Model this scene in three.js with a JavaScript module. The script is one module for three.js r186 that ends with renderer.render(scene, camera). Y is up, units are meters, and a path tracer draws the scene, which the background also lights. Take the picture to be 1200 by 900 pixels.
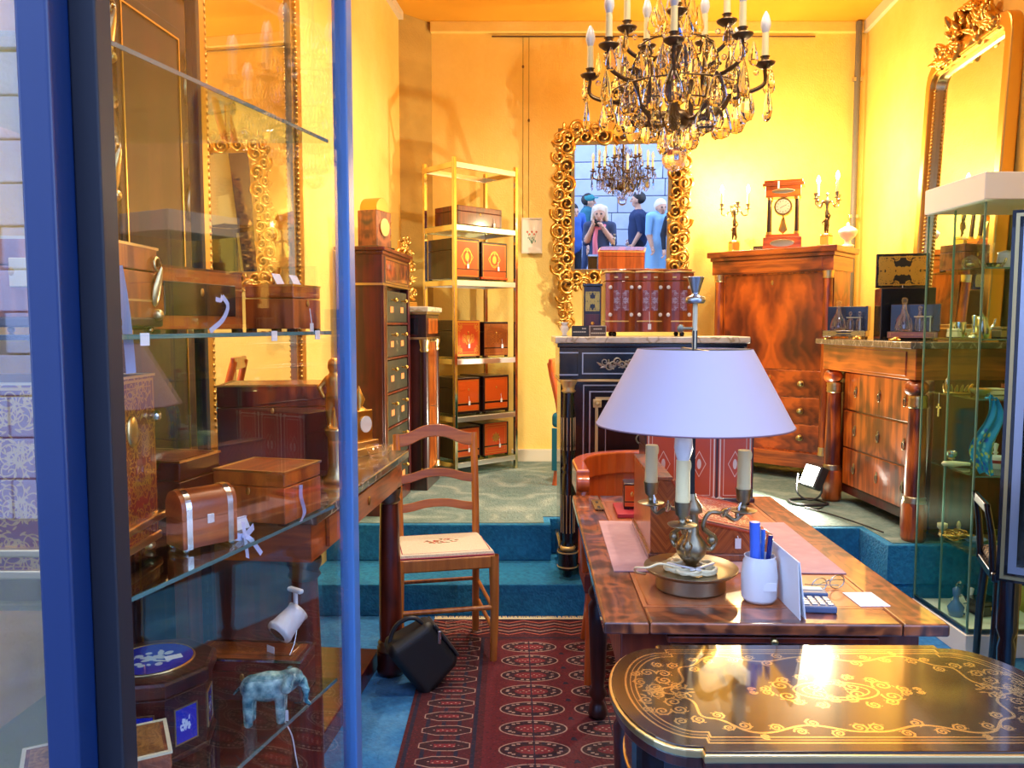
import * as THREE from 'three';
import { RoundedBoxGeometry } from 'three/addons/geometries/RoundedBoxGeometry.js';
import { mergeGeometries } from 'three/addons/utils/BufferGeometryUtils.js';
import { MarchingCubes } from 'three/addons/objects/MarchingCubes.js';
import { RectAreaLightUniformsLib } from 'three/addons/lights/RectAreaLightUniformsLib.js';

// ---------- camera, sky, exposure ----------
const scene = new THREE.Scene();
const camera = new THREE.PerspectiveCamera(51.65, 4 / 3, 0.01, 60);
camera.position.set(0, 1.41, 0);
camera.rotation.set(-Math.atan(70 / 930), 0, 0);
const renderer = new THREE.WebGLRenderer({ antialias: true });
renderer.toneMapping = THREE.LinearToneMapping;
renderer.toneMappingExposure = 1.0;
renderer.shadowMap.enabled = true;
RectAreaLightUniformsLib.init();
scene.background = new THREE.Color().setRGB(2.5, 3.3, 5.2);   // even daylight sky over the street

// ---------- helpers ----------
const PI = Math.PI, D2R = PI / 180, V = (x, y, z) => new THREE.Vector3(x, y, z);
function rnd(seed) { let a = seed >>> 0; return () => { a = (a + 0x6D2B79F5) | 0; let t = Math.imul(a ^ (a >>> 15), 1 | a); t = (t + Math.imul(t ^ (t >>> 7), 61 | t)) ^ t; return ((t ^ (t >>> 14)) >>> 0) / 4294967296; }; }
const used = {};
function numbered(n) { const k = used[n] = (used[n] ?? -1) + 1; return k ? n + '_' + String(k).padStart(3, '0') : n; }
function metric(g, turn) {                          // texture coordinates in metres, plane by plane
  const p = g.attributes.position, uv = new Float32Array(p.count * 2), a = V(), b = V(), c = V(), n = V();
  for (let i = 0; i < p.count; i += 3) {
    a.fromBufferAttribute(p, i); b.fromBufferAttribute(p, i + 1); c.fromBufferAttribute(p, i + 2);
    n.copy(b).sub(a).cross(V().copy(c).sub(a));
    const ax = Math.abs(n.x), ay = Math.abs(n.y), az = Math.abs(n.z);
    [a, b, c].forEach((q, k) => {
      let u, v;
      if (ax >= ay && ax >= az) { u = q.z; v = q.y; } else if (ay >= az) { u = q.x; v = q.z; } else { u = q.x; v = q.y; }
      if (turn) [u, v] = [v, u];
      uv[(i + k) * 2] = u; uv[(i + k) * 2 + 1] = v;
    });
  }
  g.setAttribute('uv', new THREE.BufferAttribute(uv, 2));
  return g;
}
function planar(g, ax = 'xy') {                      // a print stretched once over the piece
  g = flat(g); g.computeBoundingBox();
  const { min, max } = g.boundingBox, p = g.attributes.position, uv = new Float32Array(p.count * 2), get = { x: 0, y: 1, z: 2 };
  for (let i = 0; i < p.count; i++) {
    for (let k = 0; k < 2; k++) {
      const c = ax[k], v = p.array[i * 3 + get[c]], t = (v - min[c]) / (max[c] - min[c] || 1);
      uv[i * 2 + k] = c === 'z' ? 1 - t : t;
    }
  }
  g.setAttribute('uv', new THREE.BufferAttribute(uv, 2)); g.userData.keep = true;
  return g;
}
function flat(g) { const k = g.userData.keep; const o = g.index ? g.toNonIndexed() : g; for (const n of Object.keys(o.attributes)) if (!['position', 'normal', 'uv', 'color'].includes(n)) o.deleteAttribute(n); if (!o.attributes.normal) o.computeVertexNormals(); o.userData.keep = k; return o; }
function join(list, turn) {
  if (!Array.isArray(list)) list = [list];
  list = list.flat(9).map((g) => { const f = flat(g); if (!f.userData.keep) metric(f, turn); return f; });
  const hasC = list.some((g) => g.attributes.color);
  if (hasC) list.forEach((g) => { if (!g.attributes.color) g.setAttribute('color', new THREE.BufferAttribute(new Float32Array(g.attributes.position.count * 3).fill(1), 3)); });
  return list.length > 1 ? mergeGeometries(list) : list[0];
}
function mesh(name, list, m, turn) { const o = new THREE.Mesh(join(list, turn), m); o.name = name; o.castShadow = o.receiveShadow = true; return o; }
function part(t, name, list, m, label, turn) { const o = mesh(name, list, m, turn); if (label) o.userData.label = label; t.add(o); return o; }
function thing(name, label, category, pos = [0, 0, 0], rot = 0, group) {
  const o = new THREE.Group(); o.name = numbered(name); scene.add(o); o.position.set(...pos); o.rotation.y = rot;
  o.userData = { label, category }; if (group) o.userData.group = group;
  return o;
}
function solo(name, list, m, label, category, pos = [0, 0, 0], rot = 0, group) {
  const o = mesh(numbered(name), list, m); scene.add(o); o.position.set(...pos); o.rotation.y = rot;
  o.userData = { label, category }; if (group) o.userData.group = group;
  return o;
}
function struct(name, list, m, label, turn) { const o = mesh(numbered(name), list, m, turn); scene.add(o); o.userData = { kind: 'structure', label: label || name.replace(/_/g, ' ') }; return o; }
// geometries: y is the bottom, x and z the middle
const tr = (g, x = 0, y = 0, z = 0) => g.translate(x, y, z);
const box = (w, h, d, x = 0, y = 0, z = 0, r = 0) => (r ? new RoundedBoxGeometry(w, h, d, 2, Math.min(r, w / 2.01, h / 2.01, d / 2.01)) : new THREE.BoxGeometry(w, h, d)).translate(x, y + h / 2, z);
const cyl = (r0, r1, h, x = 0, y = 0, z = 0, s = 20) => new THREE.CylinderGeometry(r1, r0, h, s).translate(x, y + h / 2, z);
const sph = (r, x = 0, y = 0, z = 0, sx = 1, sy = 1, sz = 1, s = 14) => new THREE.SphereGeometry(r, s, Math.max(6, s * 0.7 | 0)).scale(sx, sy, sz).translate(x, y, z);
const lathe = (pts, x = 0, y = 0, z = 0, s = 24) => new THREE.LatheGeometry(pts.map(([a, b]) => new THREE.Vector2(Math.max(a, 1e-4), b)), s).translate(x, y, z);
const curve = (pts, closed) => new THREE.CatmullRomCurve3(pts.map((p) => V(...p)), !!closed, 'centripetal');
const tube = (pts, r, n = 24, rs = 6, closed) => new THREE.TubeGeometry(curve(pts, closed), n, r, rs, !!closed);
function taper(pts, r0, r1, n = 20, rs = 6) {        // a tube that thins from r0 to r1
  const g = tube(pts, 1, n, rs), p = g.attributes.position, c = curve(pts);
  for (let i = 0; i <= n; i++) { const q = c.getPointAt(i / n), r = r0 + (r1 - r0) * i / n; for (let j = 0; j <= rs; j++) { const k = i * (rs + 1) + j; p.setXYZ(k, q.x + (p.getX(k) - q.x) * r, q.y + (p.getY(k) - q.y) * r, q.z + (p.getZ(k) - q.z) * r); } }
  g.computeVertexNormals(); return g;
}
const shape = (pts) => new THREE.Shape(pts.map(([x, y]) => new THREE.Vector2(x, y)));
const ext = (s, depth, bevel = 0, cs = 12) => new THREE.ExtrudeGeometry(Array.isArray(s) ? shape(s) : s, { depth, bevelEnabled: bevel > 0, bevelThickness: bevel, bevelSize: bevel, bevelSegments: 2, curveSegments: cs });
const slab = (s, h, y = 0, bevel = 0, cs = 16) => ext(s, h - 2 * bevel, bevel, cs).rotateX(-PI / 2).translate(0, y + bevel, 0);     // plan shape (x, -z) raised to h
const frame = (w, h, t, d, x = 0, y = 0, z = 0) => [box(w, t, d, x, y, z), box(w, t, d, x, y + h - t, z), box(t, h - 2 * t, d, x - w / 2 + t / 2, y + t, z), box(t, h - 2 * t, d, x + w / 2 - t / 2, y + t, z)];
function spiral(turns, r, rad, flip = 1, n = 30, r1 = 0.006) { const pts = []; for (let i = 0; i <= 14; i++) { const t = i / 14, a = t * turns * 2 * PI, q = r * (1 - 0.82 * t); pts.push([flip * q * Math.cos(a), q * Math.sin(a), 0.01 * t]); } return taper(pts, rad, r1, n, 6); }
const leaf = (l, w, t = 0.3) => { const g = new THREE.SphereGeometry(1, 8, 6); g.scale(w / 2, l / 2, w * t); const p = g.attributes.position; for (let i = 0; i < p.count; i++) { const y = p.getY(i) / l + 0.5; p.setX(i, p.getX(i) * (1.25 - 0.9 * y)); p.setZ(i, p.getZ(i) + 0.5 * w * y * y); } g.translate(0, l / 2, 0); g.computeVertexNormals(); return g; };
const place = (g, x, y, z, rx = 0, ry = 0, rz = 0, s = 1) => g.scale(s, s, s).applyMatrix4(new THREE.Matrix4().makeRotationFromEuler(new THREE.Euler(rx, ry, rz))).translate(x, y, z);

// ---------- textures ----------
function hash(x, y, s) { let h = (Math.imul(x, 374761393) + Math.imul(y, 668265263) + Math.imul(s, 1442695041)) | 0; h = Math.imul(h ^ (h >>> 13), 1274126177); return ((h ^ (h >>> 16)) >>> 0) / 4294967296; }
function vn(x, y, s) { const i = Math.floor(x), j = Math.floor(y); let u = x - i, v = y - j; u = u * u * (3 - 2 * u); v = v * v * (3 - 2 * v); const a = hash(i, j, s), b = hash(i + 1, j, s), c = hash(i, j + 1, s), d = hash(i + 1, j + 1, s); return a + (b - a) * u + (c - a) * v + (a - b - c + d) * u * v; }
function fbm(x, y, s, o = 4) { let t = 0, a = 0.5, n = 0; for (let k = 0; k < o; k++) { t += a * vn(x, y, s + k * 17); n += a; a *= 0.5; x *= 2; y *= 2; } return t / n; }
const mix = (a, b, t) => a.map((v, i) => v + (b[i] - v) * t), clamp = (t) => Math.min(1, Math.max(0, t));
const hex = (h) => [(h >> 16) & 255, (h >> 8) & 255, h & 255];
function dtex(w, h, fn, srgb = true, rep = 1, wrap = THREE.MirroredRepeatWrapping) {
  const d = new Uint8Array(w * h * 4);
  for (let j = 0; j < h; j++) for (let i = 0; i < w; i++) { const c = fn(i / w, j / h), k = (j * w + i) * 4; if (Array.isArray(c)) { d[k] = c[0]; d[k + 1] = c[1]; d[k + 2] = c[2]; } else d[k] = d[k + 1] = d[k + 2] = clamp(c) * 255; d[k + 3] = 255; }
  const t = new THREE.DataTexture(d, w, h); t.wrapS = t.wrapT = wrap; t.magFilter = THREE.LinearFilter; t.minFilter = THREE.LinearFilter; if (srgb) t.colorSpace = THREE.SRGBColorSpace; t.repeat.set(rep, rep); t.needsUpdate = true; return t;
}
function ctex(w, h, draw, srgb = true) { const c = document.createElement('canvas'); c.width = w; c.height = h; const x = c.getContext('2d'); draw(x, w, h); const t = new THREE.CanvasTexture(c); if (srgb) t.colorSpace = THREE.SRGBColorSpace; t.magFilter = THREE.LinearFilter; return t; }
function woodTex(light, dark, seed, { streak = 40, figure = 3, amount = 0.5, size = 0.7, burl = 0, n = 384 } = {}) {
  const A = hex(light), B = hex(dark);
  return dtex(n, n, (u, v) => {
    const w = fbm(u * 3, v * 3, seed + 50, 3) * (burl ? 1.6 : 0.35);
    const s = fbm(u * streak + w * 3, v * 2.2 + w, seed, 3), f = fbm(u * figure + w, v * figure * (burl ? 1 : 0.45) + w, seed + 9, 4), q = 0.5 + 0.5 * Math.sin((f * 9 + u * 2) * 2.2);
    const pore = hash(Math.floor(u * n), Math.floor(v * n / 9), seed) > 0.93 ? 0.12 : 0;
    return mix(A, B, clamp((s - 0.5) * 1.3 + 0.32 + (q - 0.5) * amount + pore + burl * (fbm(u * 14, v * 14, seed + 3, 3) - 0.5)));
  }, true, 1 / size);
}
const phys = (o) => new THREE.MeshPhysicalMaterial(o);
const polish = (map, o = {}) => phys({ map, roughness: 0.34, clearcoat: 0.6, clearcoatRoughness: 0.12, ...o });
const lin = (r, g, b) => new THREE.Color().setRGB(r, g, b);
const noiseBump = dtex(256, 256, (u, v) => fbm(u * 40, v * 40, 5, 3), false, 3);
const M = {};
M.flame = polish(woodTex(0xc4601c, 0x4e1707, 11, { figure: 3.2, amount: 0.75, size: 0.8 }));
M.mahogany = polish(woodTex(0x7a2c14, 0x38100a, 12, { amount: 0.4 }));
M.mahoganyDeep = polish(woodTex(0x5c1814, 0x2a0808, 13, { amount: 0.35 }));
M.rosewood = polish(woodTex(0x4a1c16, 0x1a0808, 14, { streak: 60, amount: 0.5 }));
M.rosewoodMatt = phys({ map: woodTex(0x4a2218, 0x1c0a08, 24, { amount: 0.5 }), roughness: 0.6 });
M.walnut = polish(woodTex(0xa85c32, 0x40201a, 15, { burl: 0.6, figure: 4, amount: 0.7, size: 0.5 }), { clearcoat: 1, clearcoatRoughness: 0.06 });
M.deskField = polish(woodTex(0xc87a4a, 0x9c5430, 16, { amount: 0.25 }), { clearcoat: 0.8 });
M.yew = polish(woodTex(0xc86a22, 0x7c3210, 17, { amount: 0.6, figure: 5 }));
M.redwood = polish(woodTex(0xd85416, 0x98300a, 18, { amount: 0.4, figure: 5 }));
M.cherry = polish(woodTex(0xcc7c30, 0x984e18, 19, { amount: 0.3 }), { roughness: 0.42, clearcoat: 0.35 });
M.armWood = polish(woodTex(0xd2601c, 0xa8400e, 20, { amount: 0.3 }), { clearcoat: 1, clearcoatRoughness: 0.05 });
M.dark = polish(woodTex(0x341410, 0x140606, 21, { amount: 0.4 }));
M.ebony = phys({ color: lin(0.006, 0.006, 0.01), roughness: 0.22, clearcoat: 0.7, clearcoatRoughness: 0.08 });
M.gilt = phys({ color: lin(0.68, 0.40, 0.10), metalness: 1, roughness: 0.34 });
M.giltDark = phys({ color: lin(0.22, 0.11, 0.025), metalness: 0.6, roughness: 0.5 });
M.giltPale = phys({ color: lin(0.80, 0.60, 0.28), metalness: 1, roughness: 0.3 });
M.giltSoft = phys({ color: lin(0.86, 0.62, 0.25), metalness: 0.6, roughness: 0.42 });
M.liqueur = polish(woodTex(0xa84c20, 0x5a1e0e, 26, { amount: 0.45 }));
M.brass = phys({ color: lin(0.62, 0.46, 0.20), metalness: 1, roughness: 0.3 });
M.oldBrass = phys({ color: lin(0.34, 0.29, 0.19), metalness: 1, roughness: 0.36 });
M.bronze = phys({ color: lin(0.16, 0.10, 0.05), metalness: 0.85, roughness: 0.4 });
M.silver = phys({ color: lin(0.78, 0.78, 0.76), metalness: 1, roughness: 0.18 });
M.chrome = phys({ color: lin(0.86, 0.84, 0.80), metalness: 1, roughness: 0.07 });
M.mirror = phys({ color: lin(0.86, 0.87, 0.88), metalness: 1, roughness: 0.005 });
M.pane = phys({ color: 0xffffff, transmission: 1, thickness: 0, roughness: 0, ior: 1.75 });
M.paneFront = phys({ color: 0xffffff, transmission: 1, thickness: 0, roughness: 0, ior: 2.1 });
M.caseGlass = phys({ color: 0xf6fdf9, transmission: 1, thickness: 0, roughness: 0, ior: 1.3, specularIntensity: 0.22 });
M.shelfGlass = phys({ color: 0xe4f6ee, transmission: 1, thickness: 0, roughness: 0.01, ior: 1.5 });
M.crystal = phys({ color: 0xffffff, transmission: 1, thickness: 0.02, roughness: 0, ior: 1.3, flatShading: true });
M.bottle = phys({ color: 0xffffff, transmission: 1, thickness: 0, roughness: 0.01, ior: 1.9 });
M.white = phys({ color: lin(0.82, 0.82, 0.84), roughness: 0.3, clearcoat: 0.4 });
M.card = phys({ color: lin(0.86, 0.87, 0.9), roughness: 0.75 });
M.cream = phys({ color: lin(0.80, 0.70, 0.44), roughness: 0.5 });
M.candle = phys({ color: lin(0.92, 0.78, 0.40), roughness: 0.55 });
M.bulb = phys({ color: lin(0.88, 0.87, 0.84), roughness: 0.25, clearcoat: 0.5 });
M.black = phys({ color: lin(0.012, 0.012, 0.014), roughness: 0.5 });
M.plastic = phys({ color: lin(0.03, 0.03, 0.035), roughness: 0.4 });
M.blueMetal = phys({ color: lin(0.004, 0.022, 0.10), roughness: 0.4, clearcoat: 0.3, clearcoatRoughness: 0.2 });
M.blackMetal = phys({ color: lin(0.005, 0.007, 0.016), roughness: 0.6 });
M.steel = phys({ color: lin(0.5, 0.52, 0.56), metalness: 1, roughness: 0.28 });
M.ribbon = phys({ color: lin(0.55, 0.62, 0.92), roughness: 0.6, side: THREE.DoubleSide });
const marbleTex = (a, b, seed, s = 0.5) => dtex(256, 256, (u, v) => { const w = fbm(u * 4, v * 4, seed, 4), q = Math.abs(Math.sin((u * 3 + v * 2 + w * 5) * 2.4)); return mix(hex(a), hex(b), clamp(Math.pow(1 - q, 4) + (fbm(u * 20, v * 20, seed + 2, 3) - 0.45) * 0.8)); }, true, 1 / s);
M.marbleWhite = polish(marbleTex(0xe8dcc4, 0xb49c74, 31), { roughness: 0.3 });
M.marbleGrey = polish(marbleTex(0x5c4e46, 0xb0a496, 32, 0.3), { roughness: 0.25 });
M.marbleDark = polish(marbleTex(0x4a3a32, 0xbcb0a4, 33, 0.4), { roughness: 0.15, clearcoat: 1 });
const brassC = '#d9a850';
// scroll work drawn for inlay: a stem that curls, with leaves
function curl(x, cx, cy, r, turns, dir, start = 0) { x.beginPath(); for (let i = 0; i <= 40; i++) { const t = i / 40, a = start + dir * t * turns * 2 * PI, q = r * (1 - 0.85 * t); x[i ? 'lineTo' : 'moveTo'](cx + q * Math.cos(a), cy + q * Math.sin(a)); } x.stroke(); for (let k = 0; k < 5; k++) { const a = start + dir * k * 0.9, q = r * 1.05; x.beginPath(); x.ellipse(cx + q * Math.cos(a), cy + q * Math.sin(a), r * 0.26, r * 0.09, a + dir * 1.1, 0, 2 * PI); x.fill(); } }
function arabesque(x, w, h, seed, k = 7, size = 0.09) { const R = rnd(seed); for (let i = 0; i < k; i++) { const cx = (0.04 + 0.44 * R()) * w, cy = (0.04 + 0.44 * R()) * h, r = Math.min(w, h) * size * (0.6 + R()), d = R() < 0.5 ? 1 : -1, s = R() * 6; for (const [mx, my] of [[0, 0], [1, 0], [0, 1], [1, 1]]) { x.save(); x.translate(mx ? w : 0, my ? h : 0); x.scale(mx ? -1 : 1, my ? -1 : 1); curl(x, cx, cy, r, 1.6, d, s); x.restore(); } } }
function inlay(w, h, ground, draw, o = {}) {         // colour and metal maps of one inlaid panel
  const both = (bg, fg) => (x) => { x.fillStyle = bg; x.fillRect(0, 0, w, h); x.strokeStyle = x.fillStyle = fg; x.lineWidth = 2; x.lineCap = 'round'; draw(x, w, h, fg); };
  const map = ctex(w, h, (x) => { both(ground, o.metal || brassC)(x); if (o.over) o.over(x, w, h); });
  if (o.speck) { }
  const mm = ctex(w, h, both('#000', '#fff'), false);
  return polish(map, { metalnessMap: mm, metalness: 0.9, roughness: o.rough ?? 0.3, clearcoat: o.coat ?? 0.5, clearcoatRoughness: 0.08 });
}
const rectLine = (x, m, w, h, lw) => { x.lineWidth = lw; x.strokeRect(m, m, w - 2 * m, h - 2 * m); };
// ---------- the room ----------
const wallTex = dtex(512, 512, (u, v) => mix([250, 216, 122], [241, 200, 96], clamp(fbm(u * 5, v * 5, 71, 4) * 1.3 - 0.2 + (fbm(u * 60, v * 60, 72, 2) - 0.5) * 0.25)), true, 0.6);
M.wall = phys({ map: wallTex, roughness: 0.75, bumpMap: noiseBump, bumpScale: 0.0015 });
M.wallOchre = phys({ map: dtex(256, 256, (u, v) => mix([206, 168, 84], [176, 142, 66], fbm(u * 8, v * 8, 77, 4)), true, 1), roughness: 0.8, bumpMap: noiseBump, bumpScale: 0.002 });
M.ceiling = phys({ map: dtex(256, 256, (u, v) => mix([238, 176, 50], [222, 156, 36], fbm(u * 5, v * 5, 73, 4)), true, 0.5), roughness: 0.8 });
M.paleTrim = phys({ color: lin(0.74, 0.66, 0.48), roughness: 0.6 });
const carpetTex = (a, b, c, seed, dust) => dtex(512, 512, (u, v) => { const n = fbm(u * 90, v * 90, seed, 2), m = fbm(u * 5, v * 5, seed + 4, 4); let q = mix(hex(a), hex(b), clamp(n * 0.7 + m * 0.6 - 0.15)); if (dust) { const w = fbm(u * 3, v * 3, seed + 8, 3), s = Math.abs(Math.sin((u * 5 + v * 9 + w * 9) * 1.7)); q = mix(q, hex(c), clamp((Math.pow(s, 6) * dust + dust * 0.55 * m) * clamp(fbm(u * 7, v * 7, seed + 6, 3) * 2.4 - 0.55))); } return q; }, true, 0.7);
M.carpet = phys({ map: carpetTex(0x0c5a8c, 0x2490c4, 0x9aa8a4, 81, 0), roughness: 0.95, sheen: 0.4, sheenColor: lin(0.1, 0.25, 0.4), bumpMap: noiseBump, bumpScale: 0.004 });
M.carpetWorn = phys({ map: carpetTex(0x506c6a, 0x7a928e, 0xb0b8ae, 82, 0.5), roughness: 0.95, bumpMap: noiseBump, bumpScale: 0.004 });
M.carpetFloor = phys({ map: carpetTex(0x1a5a9c, 0x3488cc, 0x88a8c0, 83, 0.2), roughness: 0.95, bumpMap: noiseBump, bumpScale: 0.004 });
const plan = (pts, y0, y1, bevel = 0) => slab(pts, y1 - y0, y0, bevel);
const LX = (d) => -0.80 - 0.098 * (6.0 - d), RX = (d) => 2.62 - 0.10 * (5.95 - d);
struct('floor', plan([[-1.6, 1.0], [2.5, 1.0], [2.75, 4.3], [-1.2, 4.3]], -0.12, 0), M.carpetFloor, 'blue carpeted shop floor');
struct('floor_step', plan([[-1.15, 3.75], [2.6, 3.75], [2.7, 4.6], [-1.1, 4.6]], 0.001, 0.158, 0.006), M.carpet, 'lower step covered in teal carpet');
struct('floor_landing', plan([[-1.1, 4.133], [0.20, 4.133], [0.20, 4.27], [1.17, 4.27], [1.17, 4.06], [1.81, 4.06], [1.81, 3.742], [2.7, 3.742], [2.8, 6.2], [-1.0, 6.2]], 0.159, 0.353, 0.006), M.carpet, 'upper step and landing edge in teal carpet');
struct('floor_landing_top', plan([[-1.1, 4.16], [0.17, 4.16], [0.17, 4.30], [1.20, 4.30], [1.20, 4.09], [1.84, 4.09], [1.84, 3.77], [2.7, 3.77], [2.8, 6.2], [-1.0, 6.2]], 0.353, 0.356), M.carpetWorn, 'worn grey-green carpet of the raised back floor');
struct('wall_back', plan([[-0.66, 6.08], [2.75, 6.08], [2.75, 6.2], [-0.66, 6.2]], 0, 3.72), M.wall, 'yellow plaster back wall');
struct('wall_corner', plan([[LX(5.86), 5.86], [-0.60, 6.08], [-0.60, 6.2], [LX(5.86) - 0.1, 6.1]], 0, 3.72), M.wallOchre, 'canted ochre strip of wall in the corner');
struct('wall_left', plan([[LX(1.1), 1.1], [LX(5.87), 5.87], [LX(5.87) - 0.12, 5.95], [LX(1.1) - 0.12, 1.1]], 0, 3.72), M.wall, 'yellow plaster left wall');
struct('wall_right', plan([[RX(1.0), 1.0], [RX(1.0) + 0.12, 1.0], [RX(6.2) + 0.12, 6.2], [RX(6.2), 6.2]], 0, 3.72), M.wall, 'yellow plaster right wall');
struct('ceiling', plan([[-1.6, 1.0], [2.5, 1.0], [2.85, 6.25], [-1.1, 6.25]], 3.64, 3.74), M.ceiling, 'orange-yellow ceiling');
struct('wall_front', [plan([[-1.6, 1.02], [2.4, 1.02], [2.4, 1.17], [-1.6, 1.17]], 2.62, 3.72), plan([[1.60, 1.02], [2.4, 1.02], [2.4, 1.17], [1.60, 1.17]], -0.1, 2.62), plan([[-1.6, 1.02], [-1.26, 1.02], [-1.26, 1.17], [-1.6, 1.17]], -0.1, 2.62)], M.blueMetal, 'painted shop front around the open doorway');
struct('trim_1', plan([[LX(1.3), 1.3], [LX(1.3) + 0.035, 1.3], [LX(5.86) + 0.035, 5.86], [LX(5.86), 5.86]], 3.585, 3.64), M.paleTrim, 'pale batten along the top of the left wall');
struct('trim_2', plan([[RX(1.3) - 0.03, 1.3], [RX(1.3), 1.3], [RX(6.05), 6.05], [RX(6.05) - 0.03, 6.05]], 3.56, 3.64), M.paleTrim, 'pale batten along the top of the right wall');
struct('trim_3', plan([[-0.6, 6.04], [2.6, 6.04], [2.6, 6.08], [-0.6, 6.08]], 3.565, 3.64, 0.004), M.wall, 'yellow batten along the top of the back wall');
struct('baseboard_back', plan([[0.0, 6.05], [1.4, 6.05], [1.4, 6.08], [0.0, 6.08]], 0.356, 0.45, 0.004), M.paleTrim, 'pale skirting board of the back wall');
solo('picture_rail', cyl(0.006, 0.006, 2.4, 0, -1.2, 0, 8).rotateZ(PI / 2), M.bronze, 'thin dark hanging rail under the batten of the back wall', 'rail', [1.05, 3.54, -6.065]);
for (const [x, y, l] of [[0.082, 3.32, 'with a dark knot near the top'], [0.126, 2.93, 'with a dark knot half way down']]) { const w = thing('hanging_wire', 'thin picture wire hanging down the back wall ' + l, 'wire', [x, 2.2, -6.06]); part(w, 'wire', cyl(0.0022, 0.0022, 1.34, 0, 0, 0, 6), M.bronze); part(w, 'knot', sph(0.009, 0, y - 2.2, 0, 1, 1.4, 1, 8), M.bronze); }
{ const c = thing('conduit_pipe', 'grey metal conduit pipe running down the far corner', 'pipe', [2.555, 1.0, -6.02]); part(c, 'tube', cyl(0.022, 0.022, 2.63, 0, 0, 0, 12), phys({ color: lin(0.15, 0.145, 0.12), roughness: 0.5 })); for (const y of [0.5, 1.2, 2.2]) part(c, 'clip', box(0.07, 0.03, 0.03, 0, y, 0, 0.004), M.steel); }
// ---------- shop window on the left ----------
{
  const w1 = new THREE.Group(); w1.name = 'window_1'; w1.userData = { kind: 'structure', label: 'street-facing pane of the shop window in a blue frame' }; scene.add(w1);
  part(w1, 'glass_pane', box(0.53, 2.44, 0.008, -0.985, 0.14, -1.222), M.paneFront);
  part(w1, 'frame_post', box(0.05, 2.6, 0.075, -0.697, 0.02, -1.222, 0.006), M.blueMetal, 'deep blue painted post');
  part(w1, 'corner_post', box(0.042, 2.6, 0.05, -0.651, 0.02, -1.262, 0.004), M.blackMetal, 'black metal corner post');
  part(w1, 'sill', box(0.62, 0.12, 0.09, -0.98, 0.02, -1.222, 0.005), M.blueMetal);
  part(w1, 'head_rail', box(0.62, 0.05, 0.09, -0.98, 2.57, -1.222, 0.005), M.blueMetal);
  const w2 = new THREE.Group(); w2.name = 'window_2'; w2.userData = { kind: 'structure', label: 'return pane of the shop window beside the doorway' }; scene.add(w2);
  w2.position.set(-0.535, 0, -1.655); w2.rotation.y = Math.atan2(0.8, 0.218);
  part(w2, 'glass_pane', box(0.78, 2.44, 0.008, 0, 0.14, 0), M.pane);
  part(w2, 'frame_post', box(0.036, 2.6, 0.04, 0.41, 0.02, 0, 0.005), phys({ color: lin(0.08, 0.22, 0.52), roughness: 0.3, clearcoat: 0.5 }), 'slim blue painted end post');
  part(w2, 'sill', box(0.80, 0.12, 0.05, 0, 0.02, 0, 0.004), M.blackMetal);
  part(w2, 'head_rail', box(0.80, 0.05, 0.05, 0, 2.57, 0, 0.004), M.blackMetal);
  struct('floor_window', plan([[-1.25, 1.27], [-0.66, 1.27], [-0.45, 2.06], [-1.19, 2.06]], 0.002, 0.12), M.dark, 'dark boarded bed of the shop window');
}
// ---------- the street behind the camera ----------
M.stone = [0, 1, 2].map((k) => phys({ map: dtex(128, 128, (u, v) => mix([196 - 8 * k, 204 - 7 * k, 222 - 6 * k], [168, 176, 198], fbm(u * 9, v * 9, 90 + k, 4)), true, 0.9), roughness: 0.9 }));
M.mortar = phys({ color: lin(0.16, 0.17, 0.19), roughness: 0.95 });
struct('ground_street', plan([[-9, -9], [9, -9], [9, 1.02], [-9, 1.02]], -0.14, -0.02), phys({ map: dtex(256, 256, (u, v) => mix([108, 116, 132], [78, 86, 100], fbm(u * 20, v * 20, 95, 3)), true, 0.5), roughness: 0.8 }), 'grey street paving outside the shop');
{
  const b = thing('stone_building', 'pale stone building of large coursed blocks across the street', 'building', [-0.6, -0.02, 3.3]);
  part(b, 'wall', box(11, 5.6, 0.3, 0, 0, 0.2), M.mortar);
  const R = rnd(7), geos = [0.62, 0.78, 0.94].map((w) => join([box(w - 0.012, 0.292, 0.06, 0, 0, 0, 0.012)]));
  for (let c = 0; c < 11; c++) { let x = -5.4 + (c % 2) * 0.37; while (x < 5.2) { const k = (R() * 3) | 0, w = [0.62, 0.78, 0.94][k]; const hole = c > 2 && c < 9 && x + w > -4.55 && x < -3.75; if (!hole) { const o = new THREE.Mesh(geos[k], M.stone[(R() * 3) | 0]); o.name = 'stone_block'; o.position.set(x + w / 2, c * 0.305, 0.02 + R() * 0.006); o.castShadow = o.receiveShadow = true; b.add(o); } x += w; } }
  part(b, 'upper_wall', box(11, 2.2, 0.1, 0, 3.37, 0.03), M.stone[1]);
  const w = part(b, 'shutters', [box(0.34, 1.72, 0.04, -4.33, 0.95, 0.02, 0.006), box(0.34, 1.72, 0.04, -3.97, 0.95, 0.02, 0.006)], phys({ color: lin(0.07, 0.13, 0.34), roughness: 0.5 }), 'closed blue window shutters'); part(w, 'window_frame', frame(0.74, 1.8, 0.05, 0.05, -4.15, 0.92, 0), M.white);
}
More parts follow.
